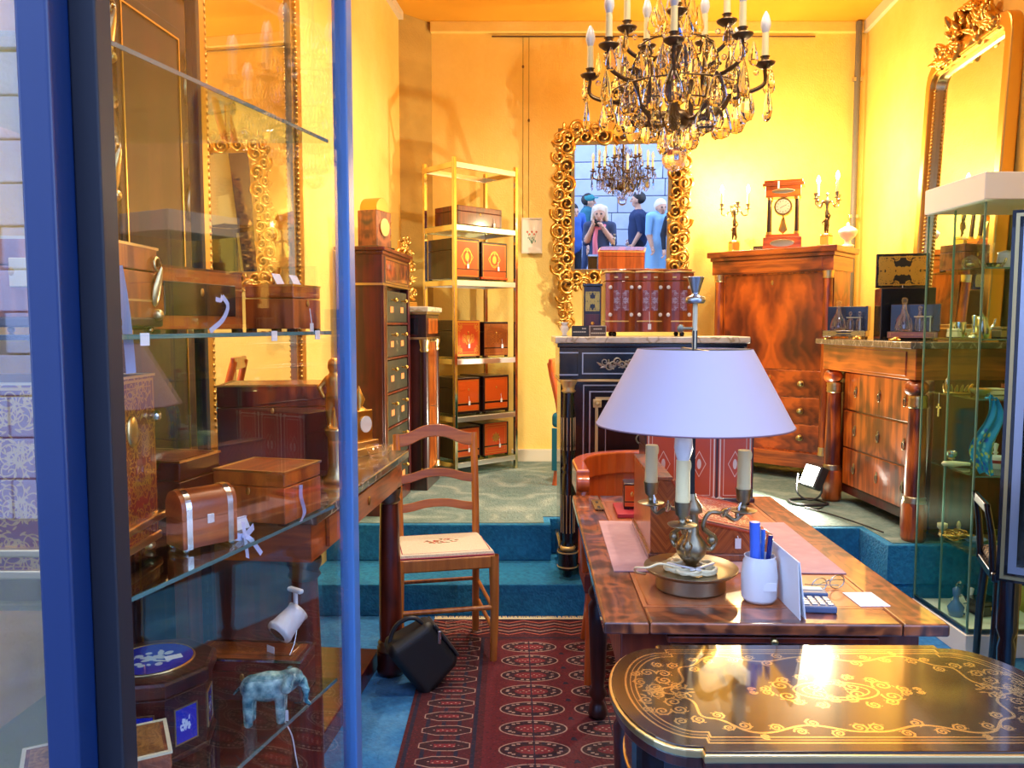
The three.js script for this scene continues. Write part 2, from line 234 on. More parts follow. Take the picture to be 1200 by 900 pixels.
// ---------- people in the street ----------
const SKIN = lin(0.62, 0.36, 0.25);
function blend(bones, lo, hi, cell) {                // smooth union of tapered capsules, meshed
  const size = Math.max(hi[0] - lo[0], hi[1] - lo[1], hi[2] - lo[2]), n = Math.ceil(size / cell) + 4, mc = new MarchingCubes(n, M.white, false, false, 90000), half = n / 2;
  const c = [0, 1, 2].map((k) => (lo[k] + hi[k]) / 2), s = size / 2 + 2 * cell, K = 0.5;
  const B = bones.map(([a, b, ra, rb]) => { const d = [b[0] - a[0], b[1] - a[1], b[2] - a[2]]; return { a, d, ra, rb, l: d[0] * d[0] + d[1] * d[1] + d[2] * d[2] || 1e-9, k: Math.min(ra, rb) * K }; });
  const dist = (b, x, y, z) => { const px = x - b.a[0], py = y - b.a[1], pz = z - b.a[2], t = clamp((px * b.d[0] + py * b.d[1] + pz * b.d[2]) / b.l); return Math.hypot(px - b.d[0] * t, py - b.d[1] * t, pz - b.d[2] * t) - (b.ra + (b.rb - b.ra) * t); };
  for (let z = 0; z < n; z++) for (let y = 0; y < n; y++) for (let x = 0; x < n; x++) {
    const X = c[0] + (x - half) / half * s, Y = c[1] + (y - half) / half * s, Z = c[2] + (z - half) / half * s; let d = 1e3;
    for (const b of B) { const e = dist(b, X, Y, Z), k = b.k, h = Math.max(k - Math.abs(d - e), 0) / k; d = Math.min(d, e) - h * h * k * 0.25; }
    mc.field[x + y * n + z * n * n] = -d;
  }
  mc.isolation = 0; mc.update();
  const g = new THREE.BufferGeometry(), m = mc.count, P = mc.positionArray.slice(0, m * 3), N = mc.normalArray.slice(0, m * 3), C = new Float32Array(m * 3), col = bones.some((b) => b[4]);
  for (let i = 0; i < m; i++) {
    let best = 1e9, q = 0; for (let k = 0; k < 3; k++) P[i * 3 + k] = c[k] + P[i * 3 + k] * s;
    if (col) { B.forEach((b, j) => { const e = dist(b, P[i * 3], P[i * 3 + 1], P[i * 3 + 2]); if (e < best) { best = e; q = j; } }); bones[q][4].toArray(C, i * 3); }
  }
  g.setAttribute('position', new THREE.BufferAttribute(P, 3)); g.setAttribute('normal', new THREE.BufferAttribute(N, 3)); if (col) g.setAttribute('color', new THREE.BufferAttribute(C, 3));
  g.setAttribute('uv', new THREE.BufferAttribute(new Float32Array(m * 2), 2)); g.userData.keep = true; return g;
}
M.people = phys({ vertexColors: true, roughness: 0.8 });
function headGeo(c, k = 1, skin = SKIN) {            // face towards +z
  const q = (x, y, z) => [c[0] + x * k, c[1] + y * k, c[2] + z * k];
  return blend([[q(0, 0.02, -0.01), q(0, 0.03, -0.02), 0.088 * k, 0.09 * k, skin], [q(0, -0.07, 0.03), q(0, -0.02, 0.02), 0.048 * k, 0.07 * k, skin], [q(0, -0.1, -0.02), q(0, -0.16, -0.03), 0.05 * k, 0.055 * k, skin], [q(0, 0.01, 0.088), q(0, -0.028, 0.102), 0.009 * k, 0.015 * k, skin], [q(-0.088, 0.005, -0.01), q(-0.088, -0.025, -0.01), 0.014 * k, 0.01 * k, skin], [q(0.088, 0.005, -0.01), q(0.088, -0.025, -0.01), 0.014 * k, 0.01 * k, skin], [q(-0.022, -0.066, 0.074), q(0.022, -0.066, 0.074), 0.008 * k, 0.008 * k, lin(0.5, 0.2, 0.17)], [q(-0.034, 0.015, 0.078), q(-0.03, 0.015, 0.079), 0.01 * k, 0.01 * k, lin(0.08, 0.06, 0.05)], [q(0.03, 0.015, 0.079), q(0.034, 0.015, 0.078), 0.01 * k, 0.01 * k, lin(0.08, 0.06, 0.05)]], q(-0.12, -0.2, -0.13), q(0.12, 0.14, 0.13), 0.009 * k);
}
function handBones(w, dir, up, side, skin) {         // palm, four fingers and a thumb, slightly curled
  const A = V(...dir).normalize(), U = V(...up).normalize(), S = V().crossVectors(A, U).normalize(), W = V(...w), p = (a, s, u) => V().copy(W).addScaledVector(A, a).addScaledVector(S, s).addScaledVector(U, u).toArray(), out = [[p(0, 0, 0), p(0.07, 0, 0), 0.026, 0.03, skin]];
  [0.07, 0.08, 0.075, 0.06].forEach((l, i) => { const s = (i - 1.5) * 0.02; out.push([p(0.075, s, 0), p(0.075 + l * 0.5, s * 1.1, -0.012), 0.0095, 0.009, skin], [p(0.075 + l * 0.5, s * 1.1, -0.012), p(0.075 + l * 0.8, s * 1.1, -0.04), 0.009, 0.008, skin]); });
  out.push([p(0.02, -0.025 * side, 0), p(0.055, -0.055 * side, -0.012), 0.012, 0.011, skin], [p(0.055, -0.055 * side, -0.012), p(0.085, -0.052 * side, -0.03), 0.01, 0.009, skin]);
  return out;
}
function person(label, pos, yaw, { coat, legs, shoe = lin(0.03, 0.03, 0.03), arms, sleeve = 1, stride = 0, skirt, head = [0, 1.57, 0.02], hair, hairLong, wide = 1, k = 1 }) {
  const t = thing('person', label, 'person', pos, yaw), S = SKIN, b = [];
  b.push([[0, 0.95, 0], [0, 1.1, 0], 0.145 * wide, 0.135 * wide, coat], [[0, 1.1, 0], [0, 1.3, 0], 0.135 * wide, 0.14 * wide, coat], [[-0.12 * wide, 1.37, -0.01], [0.12 * wide, 1.37, -0.01], 0.075, 0.075, coat], [[0, 1.38, 0], [head[0], head[1] - 0.12, head[2] - 0.02], 0.06, 0.052, S]);
  for (const s of [-1, 1]) {
    const f = s * stride; b.push([[s * 0.085, 0.92, 0], [s * 0.09, 0.5, f * 0.5 + 0.03], 0.095, 0.065, legs], [[s * 0.09, 0.5, f * 0.5 + 0.03], [s * 0.09, 0.09, f], 0.062, 0.045, legs], [[s * 0.09, 0.05, f - 0.03], [s * 0.095, 0.035, f + 0.15], 0.042, 0.035, shoe]);
    if (skirt) b.push([[s * 0.06, 0.95, 0], [s * 0.1, 0.5, 0], 0.13, 0.17, skirt]);
    const [el, wr] = arms[s > 0 ? 1 : 0], sh = [s * 0.185 * wide, 1.37, -0.01]; b.push([sh, el, 0.062, 0.048, coat], [el, wr, 0.043, 0.03, sleeve ? coat : S]);
  }
  const geos = [blend(b, [-0.5, 0, -0.45], [0.5, 1.5, 0.5], 0.02), headGeo(head)];
  for (const s of [-1, 1]) { const [el, wr] = arms[s > 0 ? 1 : 0], d = V(...wr).sub(V(...el)).normalize(); geos.push(blend(handBones(wr, d.toArray(), Math.abs(d.y) > 0.8 ? [-s, 0, 0] : [0, 1, 0], s, S), wr.map((v) => v - 0.19), wr.map((v) => v + 0.19), 0.007)); }
  const o = part(t, 'body', geos, M.people); o.userData.label = 'clothed figure';
  if (hair) { const H = head, hb = [[[H[0], H[1] + 0.05, H[2] - 0.03], [H[0], H[1] + 0.03, H[2] - 0.05], 0.096, 0.098]]; if (hairLong) for (let i = 0; i < 9; i++) { const a = PI * (1 + i / 8) + 0.0, x = Math.cos(a) * 0.095, z = Math.sin(a) * 0.07 - 0.02; hb.push([[H[0] + x * 0.8, H[1] + 0.08, H[2] + z * 0.8], [H[0] + x * 1.1, H[1] - 0.08, H[2] + z], 0.038, 0.03]); } part(t, 'hair', blend(hb, [H[0] - 0.17, H[1] - 0.15, H[2] - 0.17], [H[0] + 0.17, H[1] + 0.18, H[2] + 0.12], 0.01), hair); }
  return t;
}
{
  const navy = lin(0.03, 0.05, 0.12), dark = lin(0.015, 0.018, 0.03), hairW = phys({ color: lin(0.75, 0.68, 0.55), roughness: 0.7 }), hairB = phys({ color: lin(0.015, 0.012, 0.012), roughness: 0.6 });
  const p = person('woman in a dark blue jacket raising a camera to her face', [0.05, -0.02, 0.2], PI, { coat: navy, legs: dark, arms: [[[-0.22, 1.13, 0.06], [-0.07, 1.36, 0.15]], [[0.2, 1.13, 0.06], [0.1, 1.36, 0.14]]], head: [0, 1.545, 0.02], hair: hairW, hairLong: true, sleeve: 0 });
  const sc = phys({ color: lin(0.75, 0.2, 0.28), roughness: 0.8 });
  part(p, 'scarf', [tube([[-0.1, 1.40, -0.03], [0, 1.43, -0.09], [0.1, 1.40, -0.03], [0.06, 1.37, 0.085], [0, 1.345, 0.11], [-0.06, 1.37, 0.085]], 0.03, 30, 8, true), taper([[0.03, 1.35, 0.12], [0.05, 1.2, 0.155], [0.04, 1.0, 0.165], [0.05, 0.88, 0.16]], 0.03, 0.045, 14, 8)], sc, 'pink scarf');
  const cm = thing('camera', 'small black camera held up by the woman in the street', 'camera', [0, 1.36, 0.085]); part(cm, 'camera_body', box(0.13, 0.085, 0.04, 0, 0, 0, 0.008), M.plastic); part(cm, 'lens', cyl(0.032, 0.03, 0.04, 0, 0, 0, 18).rotateX(-PI / 2).translate(0, 0.045, -0.015), M.black); part(cm, 'viewfinder', box(0.04, 0.02, 0.03, 0, 0.083, 0, 0.004), M.plastic);
  const m = person('man in a navy polo shirt walking past in the street', [0.54, -0.02, 1.75], -PI / 2, { coat: lin(0.012, 0.03, 0.10), legs: dark, arms: [[[-0.25, 1.12, -0.06], [-0.24, 0.9, 0.06]], [[0.25, 1.12, 0.0], [0.24, 0.92, 0.12]]], sleeve: 0, stride: 0.18, head: [0, 1.6, 0.03], hair: hairB, wide: 1.1 });
  const r1 = person('person in a light blue dress standing in the street', [0.9, -0.02, 1.5], 2.6, { coat: lin(0.25, 0.5, 0.8), legs: SKIN, skirt: lin(0.25, 0.5, 0.8), arms: [[[-0.22, 1.1, 0.02], [-0.2, 0.9, 0.12]], [[0.22, 1.1, 0.02], [0.2, 0.9, 0.12]]], sleeve: 0, head: [0, 1.5, 0.03], hair: hairW, k: 0.95 });
  const r2 = person('person in a dark suit standing by the shop doorway', [1.22, -0.02, 1.1], 3.0, { coat: dark, legs: dark, arms: [[[-0.25, 1.12, -0.03], [-0.24, 0.9, 0.04]], [[0.25, 1.12, -0.03], [0.24, 0.9, 0.04]]], head: [0, 1.6, 0.03], hair: hairB });
  const l1 = person('person in a teal jacket and cap walking along the street', [-0.36, -0.02, 2.3], PI / 2, { coat: lin(0.02, 0.14, 0.2), legs: navy, arms: [[[-0.25, 1.12, -0.06], [-0.24, 0.9, 0.06]], [[0.25, 1.12, 0.0], [0.24, 0.92, 0.12]]], stride: 0.15, head: [0, 1.52, 0.03], hair: hairB });
  part(l1, 'cap', [sph(0.107, 0, 1.575, 0.01, 1, 0.75, 1.05), box(0.13, 0.012, 0.1, 0, 1.58, 0.13, 0.005)], phys({ color: lin(0.02, 0.2, 0.22), roughness: 0.8 }));
  const l2 = person('person in a bright blue jacket standing behind the photographer', [-0.5, -0.02, 1.25], 2.4, { coat: lin(0.05, 0.14, 0.5), legs: dark, arms: [[[-0.25, 1.1, 0.02], [-0.2, 0.92, 0.16]], [[0.25, 1.1, 0.02], [0.2, 0.92, 0.16]]], head: [0, 1.46, 0.04], hair: hairB, k: 0.93, wide: 1.1 });
}
// ---------- ceiling downlights ----------
M.lampGlow = phys({ color: 0xffffff, emissive: lin(1, 0.84, 0.6), emissiveIntensity: 6 });
for (const [x, z, I, l] of [[0.55, -2.3, 7, 'in front of the chandelier, between table lamp and chair'], [1.35, -2.3, 10, 'in front of the chandelier, over the writing table'], [0.25, -4.75, 15, 'over the carpeted landing'], [1.5, -4.4, 9, 'over the drop-front desk and chest'], [-0.35, -3.5, 11, 'over the ladder-back chair']]) {
  const t = thing('ceiling_downlight', 'round recessed ceiling downlight ' + l, 'ceiling light', [x, 3.6, z], 0, 'ceiling downlights');
  part(t, 'rim', lathe([[0.045, 0.012], [0.062, 0.0], [0.07, 0.012], [0.07, 0.04], [0.045, 0.04]]), M.white);
  part(t, 'lamp', cyl(0.044, 0.044, 0.006, 0, 0.02, 0), M.lampGlow);
  const s = new THREE.SpotLight(lin(1, 0.87, 0.68), I, 0, 1.25, 0.9, 2); s.position.set(0, 0.004, 0); s.target.position.set(0, -2, 0); s.castShadow = true; s.shadow.radius = 2.5; s.name = 'downlight_beam'; s.target.name = 'beam_target'; t.add(s); t.add(s.target);
}
// ---------- large furniture ----------
{ // writing table
  const t = thing('writing_table', 'long polished writing table with a dark burr border and orange wood field', 'table', [0.586, 0, -2.312], -1.3 * D2R);
  const W = 0.745, L = 1.283, b = 0.10, y = 0.737;
  part(t, 'top_field', box(W - 2 * b, 0.024, L - 2 * b, 0, y + 0.003, 0), M.deskField, 'orange wood field');
  for (const s of [-1, 1]) { part(t, 'border_board', box(b, 0.028, L, s * (W - b) / 2, y, 0, 0.006), M.walnut); part(t, 'border_board', box(W - 2 * b - 0.001, 0.028, b, 0, y, s * (L - b) / 2, 0.006), M.walnut, null, true); }
  part(t, 'field_line', frame(W - 2 * b - 0.02, L - 2 * b - 0.02, 0.004, 0.0008).map((g) => g.rotateX(-PI / 2).translate(0, 0.7641, (L - 2 * b - 0.02) / 2)), M.yew);
  part(t, 'apron', box(0.66, 0.115, 1.19, 0, 0.615, 0, 0.004), M.mahogany);
  const sl = part(t, 'brushing_slide', box(0.46, 0.016, 0.04, 0, 0.712, 0.605, 0.004), M.mahogany, 'thin pull-out slide'); part(sl, 'knob', sph(0.009, 0, 0.72, 0.63), M.brass);
  const dr = part(t, 'drawer', box(0.44, 0.08, 0.014, 0, 0.622, 0.598, 0.003), M.walnut); part(dr, 'knob', sph(0.012, 0, 0.662, 0.614), M.brass);
  for (const [x, z] of [[-0.29, -0.42], [0.29, -0.42], [-0.29, 0.42], [0.29, 0.42]]) part(t, 'leg', lathe([[0.001, 0.0112], [0.03, 0.014], [0.036, 0.03], [0.028, 0.06], [0.02, 0.075], [0.034, 0.10], [0.022, 0.125], [0.026, 0.16], [0.034, 0.36], [0.036, 0.42], [0.024, 0.44], [0.036, 0.46], [0.036, 0.475], [0.026, 0.49], [0.03, 0.53], [0.032, 0.617]], x, 0, z, 16), M.rosewood);
}
{ // inlaid games table in the foreground
  const hw = 0.405, hd = 0.2075, top = (k) => { const p = [], q = hd - k, cx = 0.285 - k * 0.4, st = 0.016; p.push([-cx, q], [cx, q], [cx, q - st]); for (let i = 0; i <= 22; i++) { const a = PI / 2 - PI * i / 22; p.push([cx + 0.012 + (hw - k - cx - 0.012) * Math.cos(a), (q - st) * Math.sin(a)]); } p.push([cx, -q + st], [cx, -q], [-cx, -q], [-cx, -q + st]); for (let i = 0; i <= 22; i++) { const a = -PI / 2 - PI * i / 22; p.push([-cx - 0.012 + (hw - k - cx - 0.012) * Math.cos(a), (q - st) * Math.sin(a)]); } p.push([-cx, q - st]); return p; };
  const w = 1600, h = 820, S = w / (2 * hw);
  const mat = inlay(w, h, '#2c170d', (x, W, H, fg) => {
    const line = (k, lw) => { x.lineWidth = lw; x.beginPath(); top(k).forEach(([a, b], i) => x[i ? 'lineTo' : 'moveTo'](W / 2 + a * S, H / 2 - b * S)); x.closePath(); x.stroke(); };
    line(0.026, 8); line(0.035, 4); line(0.044, 7);
    const q4 = (f) => { for (const [a, b] of [[1, 1], [-1, 1], [1, -1], [-1, -1]]) { x.save(); x.translate(W / 2, H / 2); x.scale(a, b); f(); x.restore(); } };
    q4(() => {
      x.lineWidth = 9; x.beginPath(); x.ellipse(0, 0, 150, 72, 0, 0, PI / 2); x.stroke(); x.lineWidth = 7; x.beginPath(); x.ellipse(0, 0, 118, 52, 0, 0, PI / 2); x.stroke();
      x.lineWidth = 9; curl(x, 70, 28, 34, 1.5, 1, 1); curl(x, 30, 60, 26, 1.4, -1, 2); curl(x, 185, 42, 36, 1.6, -1, 3.4); curl(x, 160, 84, 22, 1.3, 1, 0); curl(x, 90, 106, 24, 1.5, -1, 4); curl(x, 250, 16, 22, 1.4, 1, 2); curl(x, 300, 12, 14, 1.2, -1, 3);
      x.lineWidth = 11; x.beginPath(); x.moveTo(0, 288); x.bezierCurveTo(90, 300, 130, 235, 210, 250); x.bezierCurveTo(270, 262, 300, 300, 360, 296); x.bezierCurveTo(440, 290, 430, 210, 500, 200); x.stroke();
      x.lineWidth = 8; for (const [cx, cy, r, d, a] of [[30, 262, 26, 1, 2], [110, 300, 22, -1, 1], [170, 232, 24, 1, 5], [228, 288, 22, -1, 0], [300, 262, 22, 1, 3], [352, 320, 16, -1, 2], [400, 250, 24, 1, 1], [455, 262, 20, -1, 4], [470, 180, 22, 1, 2], [560, 40, 30, 1, 3], [600, 84, 30, -1, 1], [640, 30, 30, 1, 4], [690, 70, 26, -1, 2], [590, 140, 28, 1, 0], [650, 150, 28, -1, 3], [540, 210, 24, 1, 5], [600, 220, 22, -1, 1], [700, 140, 20, 1, 2]]) curl(x, cx, cy, r, 1.5, d, a);
      x.lineWidth = 10; x.beginPath(); x.moveTo(500, 200); x.bezierCurveTo(560, 190, 500, 100, 545, 60); x.bezierCurveTo(570, 30, 600, 20, 690, 0); x.stroke();
      for (let i = 0; i < 9; i++) { x.beginPath(); x.ellipse(520 + i * 22, 12 + (i % 3) * 10, 13, 5, i * 0.7, 0, 2 * PI); x.fill(); }
    });
  }, { metal: '#e0bd74', rough: 0.22, coat: 1 });
  const t = thing('games_table', 'folding games table with dark top inlaid with brass scrolls', 'table', [0.585, 0, -1.388]);
  part(t, 'table_top', planar(slab(top(0.004), 0.020, 0.730, 0.002), 'xz'), mat, 'dark top with brass scroll inlay');
  part(t, 'brass_rim', slab(top(0), 0.014, 0.7325, 0.003), M.giltPale, 'gilt brass rim');
  part(t, 'folded_leaf', slab(top(0.006), 0.018, 0.7115, 0.002), M.rosewood);
  part(t, 'apron', slab(top(0.03), 0.095, 0.6165, 0.003), M.ebony);
  part(t, 'apron_band', slab(top(0.026), 0.006, 0.620, 0.002), M.giltPale); part(t, 'apron_band', slab(top(0.026), 0.005, 0.700, 0.002), M.giltPale);
  for (const [x, z] of [[-0.27, -0.14], [0.27, -0.14], [-0.27, 0.14], [0.27, 0.14]]) { const s = Math.sign(x), q = Math.sign(z), l = part(t, 'leg', taper([[x, 0.625, z], [x + s * 0.03, 0.54, z + q * 0.02], [x + s * 0.005, 0.3, z + q * 0.005], [x - s * 0.01, 0.12, z], [x + s * 0.012, 0.012, z + q * 0.01]], 0.034, 0.013, 24, 10), M.ebony); part(l, 'foot_mount', sph(0.02, x + s * 0.014, 0.018, z + q * 0.012, 1, 0.8, 1), M.gilt); part(l, 'corner_mount', place(leaf(0.12, 0.045), x + s * 0.045, 0.5, z + q * 0.03, 0, Math.atan2(s, q), 0), M.gilt); }
}
{ // gondola chair behind the writing table
  const t = thing('tub_chair', 'curved orange wood tub chair behind the writing table', 'chair', [0.54, 0, -3.22]);
  const arc = (r, a0, a1, n) => Array.from({ length: n + 1 }, (_, i) => { const a = (a0 + (a1 - a0) * i / n) * D2R; return [r * Math.cos(a), r * Math.sin(a)]; });
  const outer = [[0.285, -0.2], ...arc(0.285, 0, 180, 18), [-0.285, -0.2]], inner = [[-0.25, -0.2], ...arc(0.25, 180, 0, 18), [0.25, -0.2]];
  part(t, 'crest_rail', slab([...outer, ...inner], 0.10, 0.752, 0.008), M.armWood);
  for (const s of [-1, 1]) { part(t, 'arm_scroll', cyl(0.032, 0.032, 0.045, 0, 0, 0).rotateZ(PI / 2).translate(s * 0.267 + 0.022, 0.80, 0.20), M.armWood); part(t, 'arm_support', taper([[s * 0.267, 0.76, 0.19], [s * 0.26, 0.62, 0.235], [s * 0.25, 0.45, 0.19]], 0.026, 0.02), M.armWood); part(t, 'leg', taper([[s * 0.23, 0.38, 0.2], [s * 0.235, 0.2, 0.21], [s * 0.245, 0.011, 0.225]], 0.026, 0.015), M.armWood); part(t, 'leg', taper([[s * 0.19, 0.38, -0.16], [s * 0.2, 0.2, -0.18], [s * 0.22, 0.011, -0.23]], 0.026, 0.015), M.armWood); }
  part(t, 'back_panel', slab([...arc(0.272, 20, 160, 14), ...arc(0.258, 160, 20, 14)], 0.36, 0.395, 0.002), M.armWood);
  part(t, 'seat', slab([[0.25, -0.23], ...arc(0.25, 0, 180, 14), [-0.25, -0.23]], 0.08, 0.375, 0.012), phys({ color: lin(0.2, 0.03, 0.02), roughness: 0.8 }), 'red upholstered seat');
}
{ // ladder-back chair
  const seatTex = ctex(512, 512, (x) => { x.fillStyle = '#d8cdb4'; x.fillRect(0, 0, 512, 512); const R = rnd(4); for (let i = 0; i < 9000; i++) { x.fillStyle = R() < 0.5 ? 'rgba(255,250,235,.35)' : 'rgba(150,135,110,.3)'; x.fillRect(R() * 512, R() * 512, 3, 2); } x.strokeStyle = '#8a2038'; x.lineWidth = 5; x.strokeRect(22, 22, 468, 468); for (let i = 0; i < 46; i++) { const a = R() * 6.28, r = 70 * Math.sqrt(R()), cx = 250 + r * Math.cos(a) * 1.5, cy = 210 + r * Math.sin(a) * 0.8; x.fillStyle = ['#a83a30', '#b8603c', '#7c4a34', '#6e6a34', '#c08a6c'][(R() * 5) | 0]; x.beginPath(); x.ellipse(cx, cy, 12, 7, R() * 3, 0, 6.3); x.fill(); } });
  const t = thing('ladder_back_chair', 'ladder-back wooden chair with embroidered cream seat beside the column table', 'chair', [-0.30, 0, -3.35], 12 * D2R);
  for (const s of [-1, 1]) {
    part(t, 'leg', taper([[s * 0.195, 0.455, 0.16], [s * 0.197, 0.25, 0.165], [s * 0.19, 0, 0.175]], 0.022, 0.015, 14, 8), M.cherry);
    part(t, 'back_post', taper([[s * 0.172, 0, -0.175], [s * 0.17, 0.25, -0.15], [s * 0.17, 0.46, -0.145], [s * 0.172, 0.7, -0.175], [s * 0.176, 0.915, -0.235]], 0.016, 0.0165, 24, 8), M.cherry);
    part(t, 'side_stretcher', cyl(0.009, 0.009, 0.33, 0, -0.165, 0, 8).rotateX(PI / 2).translate(s * 0.185, 0.24, 0), M.cherry); part(t, 'side_stretcher', cyl(0.009, 0.009, 0.33, 0, -0.165, 0, 8).rotateX(PI / 2).translate(s * 0.185, 0.15, 0), M.cherry);
    part(t, 'seat_rail', box(0.024, 0.05, 0.31, s * 0.185, 0.405, 0, 0.006), M.cherry);
  }
  part(t, 'front_stretcher', cyl(0.011, 0.011, 0.375, 0, -0.1875, 0, 8).rotateZ(PI / 2).translate(0, 0.235, 0.167), M.cherry);
  part(t, 'back_stretcher', cyl(0.009, 0.009, 0.34, 0, -0.17, 0, 8).rotateZ(PI / 2).translate(0, 0.26, -0.15), M.cherry);
  part(t, 'seat_rail', box(0.40, 0.055, 0.03, 0, 0.402, 0.16, 0.008), M.cherry); part(t, 'seat_rail', box(0.35, 0.045, 0.022, 0, 0.405, -0.148, 0.006), M.cherry);
  const seat = slab([[-0.186, -0.15], [0.186, -0.15], [0.168, 0.13], [-0.168, 0.13]], 0.034, 0.44, 0.012), sp = seat.attributes.position; for (let i = 0; i < sp.count; i++) if (sp.getY(i) > 0.462) sp.setY(i, sp.getY(i) + 0.012 * (1 - Math.pow(sp.getX(i) / 0.2, 2)));
  part(t, 'seat_cushion', planar(seat, 'xz'), phys({ map: seatTex, roughness: 0.9 }), 'cream seat cover embroidered with flowers');
  part(t, 'gimp', tube([[-0.195, 0.459, 0.166], [0, 0.459, 0.168], [0.195, 0.459, 0.166]], 0.004, 12, 6), phys({ color: lin(0.3, 0.03, 0.06), roughness: 0.8 }), 'burgundy braid');
  for (const [y, z, hgt, cr] of [[0.86, -0.222, 0.05, 0.045], [0.70, -0.178, 0.032, 0.03], [0.575, -0.158, 0.03, 0.022]]) { const s = new THREE.Shape(), x = 0.178; s.moveTo(-x, 0); s.bezierCurveTo(-x * 0.5, 0, -x * 0.5, cr, 0, cr); s.bezierCurveTo(x * 0.5, cr, x * 0.5, 0, x, 0); s.lineTo(x, hgt); s.bezierCurveTo(x * 0.5, hgt + 0.004, x * 0.5, hgt + cr, 0, hgt + cr); s.bezierCurveTo(-x * 0.5, hgt + cr, -x * 0.5, hgt + 0.004, -x, hgt); part(t, hgt > 0.04 ? 'crest_rail' : 'ladder_rail', ext(s, 0.014, 0.003).rotateX(-0.2).translate(0, y, z - 0.006), M.cherry, null, true); }
}
{ // console with marble top along the left wall
  const t = thing('console_table', 'column console table with dark veined marble top by the window', 'table', [-0.70, 0, -2.665], 84.5 * D2R);
  const w = 1.10, d = 0.44;
  part(t, 'marble_top', box(w, 0.03, d + 0.02, 0, 0.87, 0, 0.006), M.marbleDark, 'dark veined marble top');
  part(t, 'frieze', box(w - 0.05, 0.11, d - 0.03, 0, 0.76, 0, 0.003), M.flame, null, true);
  const dr = part(t, 'drawer', box(w - 0.28, 0.085, 0.012, 0, 0.773, d / 2 - 0.008, 0.003), M.flame, null, true); part(dr, 'escutcheon', sph(0.012, 0, 0.815, d / 2, 0.8, 1.3, 0.3), M.gilt);
  for (const s of [-1, 1]) { const c = part(t, 'column', lathe([[0.044, 0.13], [0.046, 0.2], [0.042, 0.5], [0.036, 0.70]], s * 0.475, 0, 0.165, 20), M.mahogany); part(c, 'brass_capital', lathe([[0.036, 0.70], [0.046, 0.712], [0.04, 0.724], [0.048, 0.745], [0.048, 0.76]], s * 0.475, 0, 0.165, 20), M.oldBrass); part(c, 'brass_base', lathe([[0.054, 0.10], [0.056, 0.112], [0.048, 0.12], [0.053, 0.13], [0.045, 0.142]], s * 0.475, 0, 0.165, 20), M.oldBrass); part(c, 'pedestal', lathe([[0.001, 0.001], [0.052, 0.001], [0.058, 0.02], [0.054, 0.035], [0.056, 0.10]], s * 0.475, 0, 0.165, 20), M.mahoganyDeep); part(t, 'pilaster', box(0.07, 0.7, 0.04, s * 0.475, 0.06, -d / 2 + 0.04, 0.003), M.mahogany); }
  part(t, 'plinth', box(w - 0.04, 0.075, d - 0.12, 0, 0, -0.06, 0.005), M.mahoganyDeep); part(t, 'back_board', box(w - 0.12, 0.685, 0.014, 0, 0.075, -d / 2 + 0.03), M.mahoganyDeep);
}
{ // filing cabinet with leather drawers
  const t = thing('filing_cabinet', 'tall mahogany filing cabinet with dark green leather drawers', 'cabinet', [-0.785, 0.356, -4.62], 84.4 * D2R);
  const w = 0.64, d = 0.23, h = 1.47, f = d / 2;
  part(t, 'carcass', [box(0.03, h - 0.25, d, -w / 2 + 0.015, 0.08, 0, 0.002), box(0.03, h - 0.25, d, w / 2 - 0.015, 0.08, 0, 0.002), box(w, h - 0.25, 0.02, 0, 0.08, -f + 0.01), box(w, 0.08, d, 0, 0, 0, 0.004), box(w - 0.06, h - 0.25, d - 0.05, 0, 0.08, -0.02)], M.mahoganyDeep);
  part(t, 'frieze', box(w + 0.01, 0.16, d + 0.012, 0, h - 0.2, 0, 0.003), M.mahoganyDeep); part(t, 'frieze_panel', box(w - 0.14, 0.11, 0.012, 0, h - 0.175, f + 0.002, 0.003), M.walnut); part(t, 'brass_moulding', [...frame(w - 0.10, 0.14, 0.01, 0.014, 0, h - 0.19, f + 0.003), box(w + 0.016, 0.012, d + 0.02, 0, h - 0.206, 0)], M.brass);
  part(t, 'cornice', [box(w + 0.02, 0.02, d + 0.025, 0, h - 0.04, 0, 0.004), box(w + 0.04, 0.02, d + 0.05, 0, h - 0.02, 0, 0.005)], M.mahogany);
  for (const s of [-1, 1]) part(t, 'stile', box(0.05, h - 0.29, 0.02, s * (w / 2 - 0.03), 0.085, f, 0.003), M.mahoganyDeep);
  part(t, 'brass_strip', box(0.008, h - 0.29, 0.012, -w / 2 + 0.062, 0.085, f + 0.006), M.brass);
  const lea = phys({ map: dtex(128, 128, (u, v) => mix([56, 62, 48], [34, 38, 32], fbm(u * 14, v * 14, 140, 4)), true, 3), roughness: 0.5, clearcoat: 0.2 });
  for (let i = 0; i < 6; i++) { const y = 0.09 + i * 0.195, q = part(t, 'leather_drawer', box(w - 0.14, 0.176, 0.02, 0, y, f - 0.006, 0.004), lea, 'green leather drawer front'); for (const x of [-0.12, 0.12]) { part(q, 'knob', [cyl(0.005, 0.005, 0.02, 0, 0, 0, 10).rotateX(PI / 2).translate(x, y + 0.125, f + 0.004), sph(0.012, x, y + 0.125, f + 0.03)], M.gilt); part(q, 'paper_label', box(0.07, 0.034, 0.002, x, y + 0.055, f + 0.0055), phys({ color: lin(0.78, 0.28, 0.08), roughness: 0.8 })); } if (i) part(t, 'drawer_rail', box(w - 0.14, 0.012, 0.026, 0, y - 0.014, f - 0.004, 0.002), M.mahogany); }
}
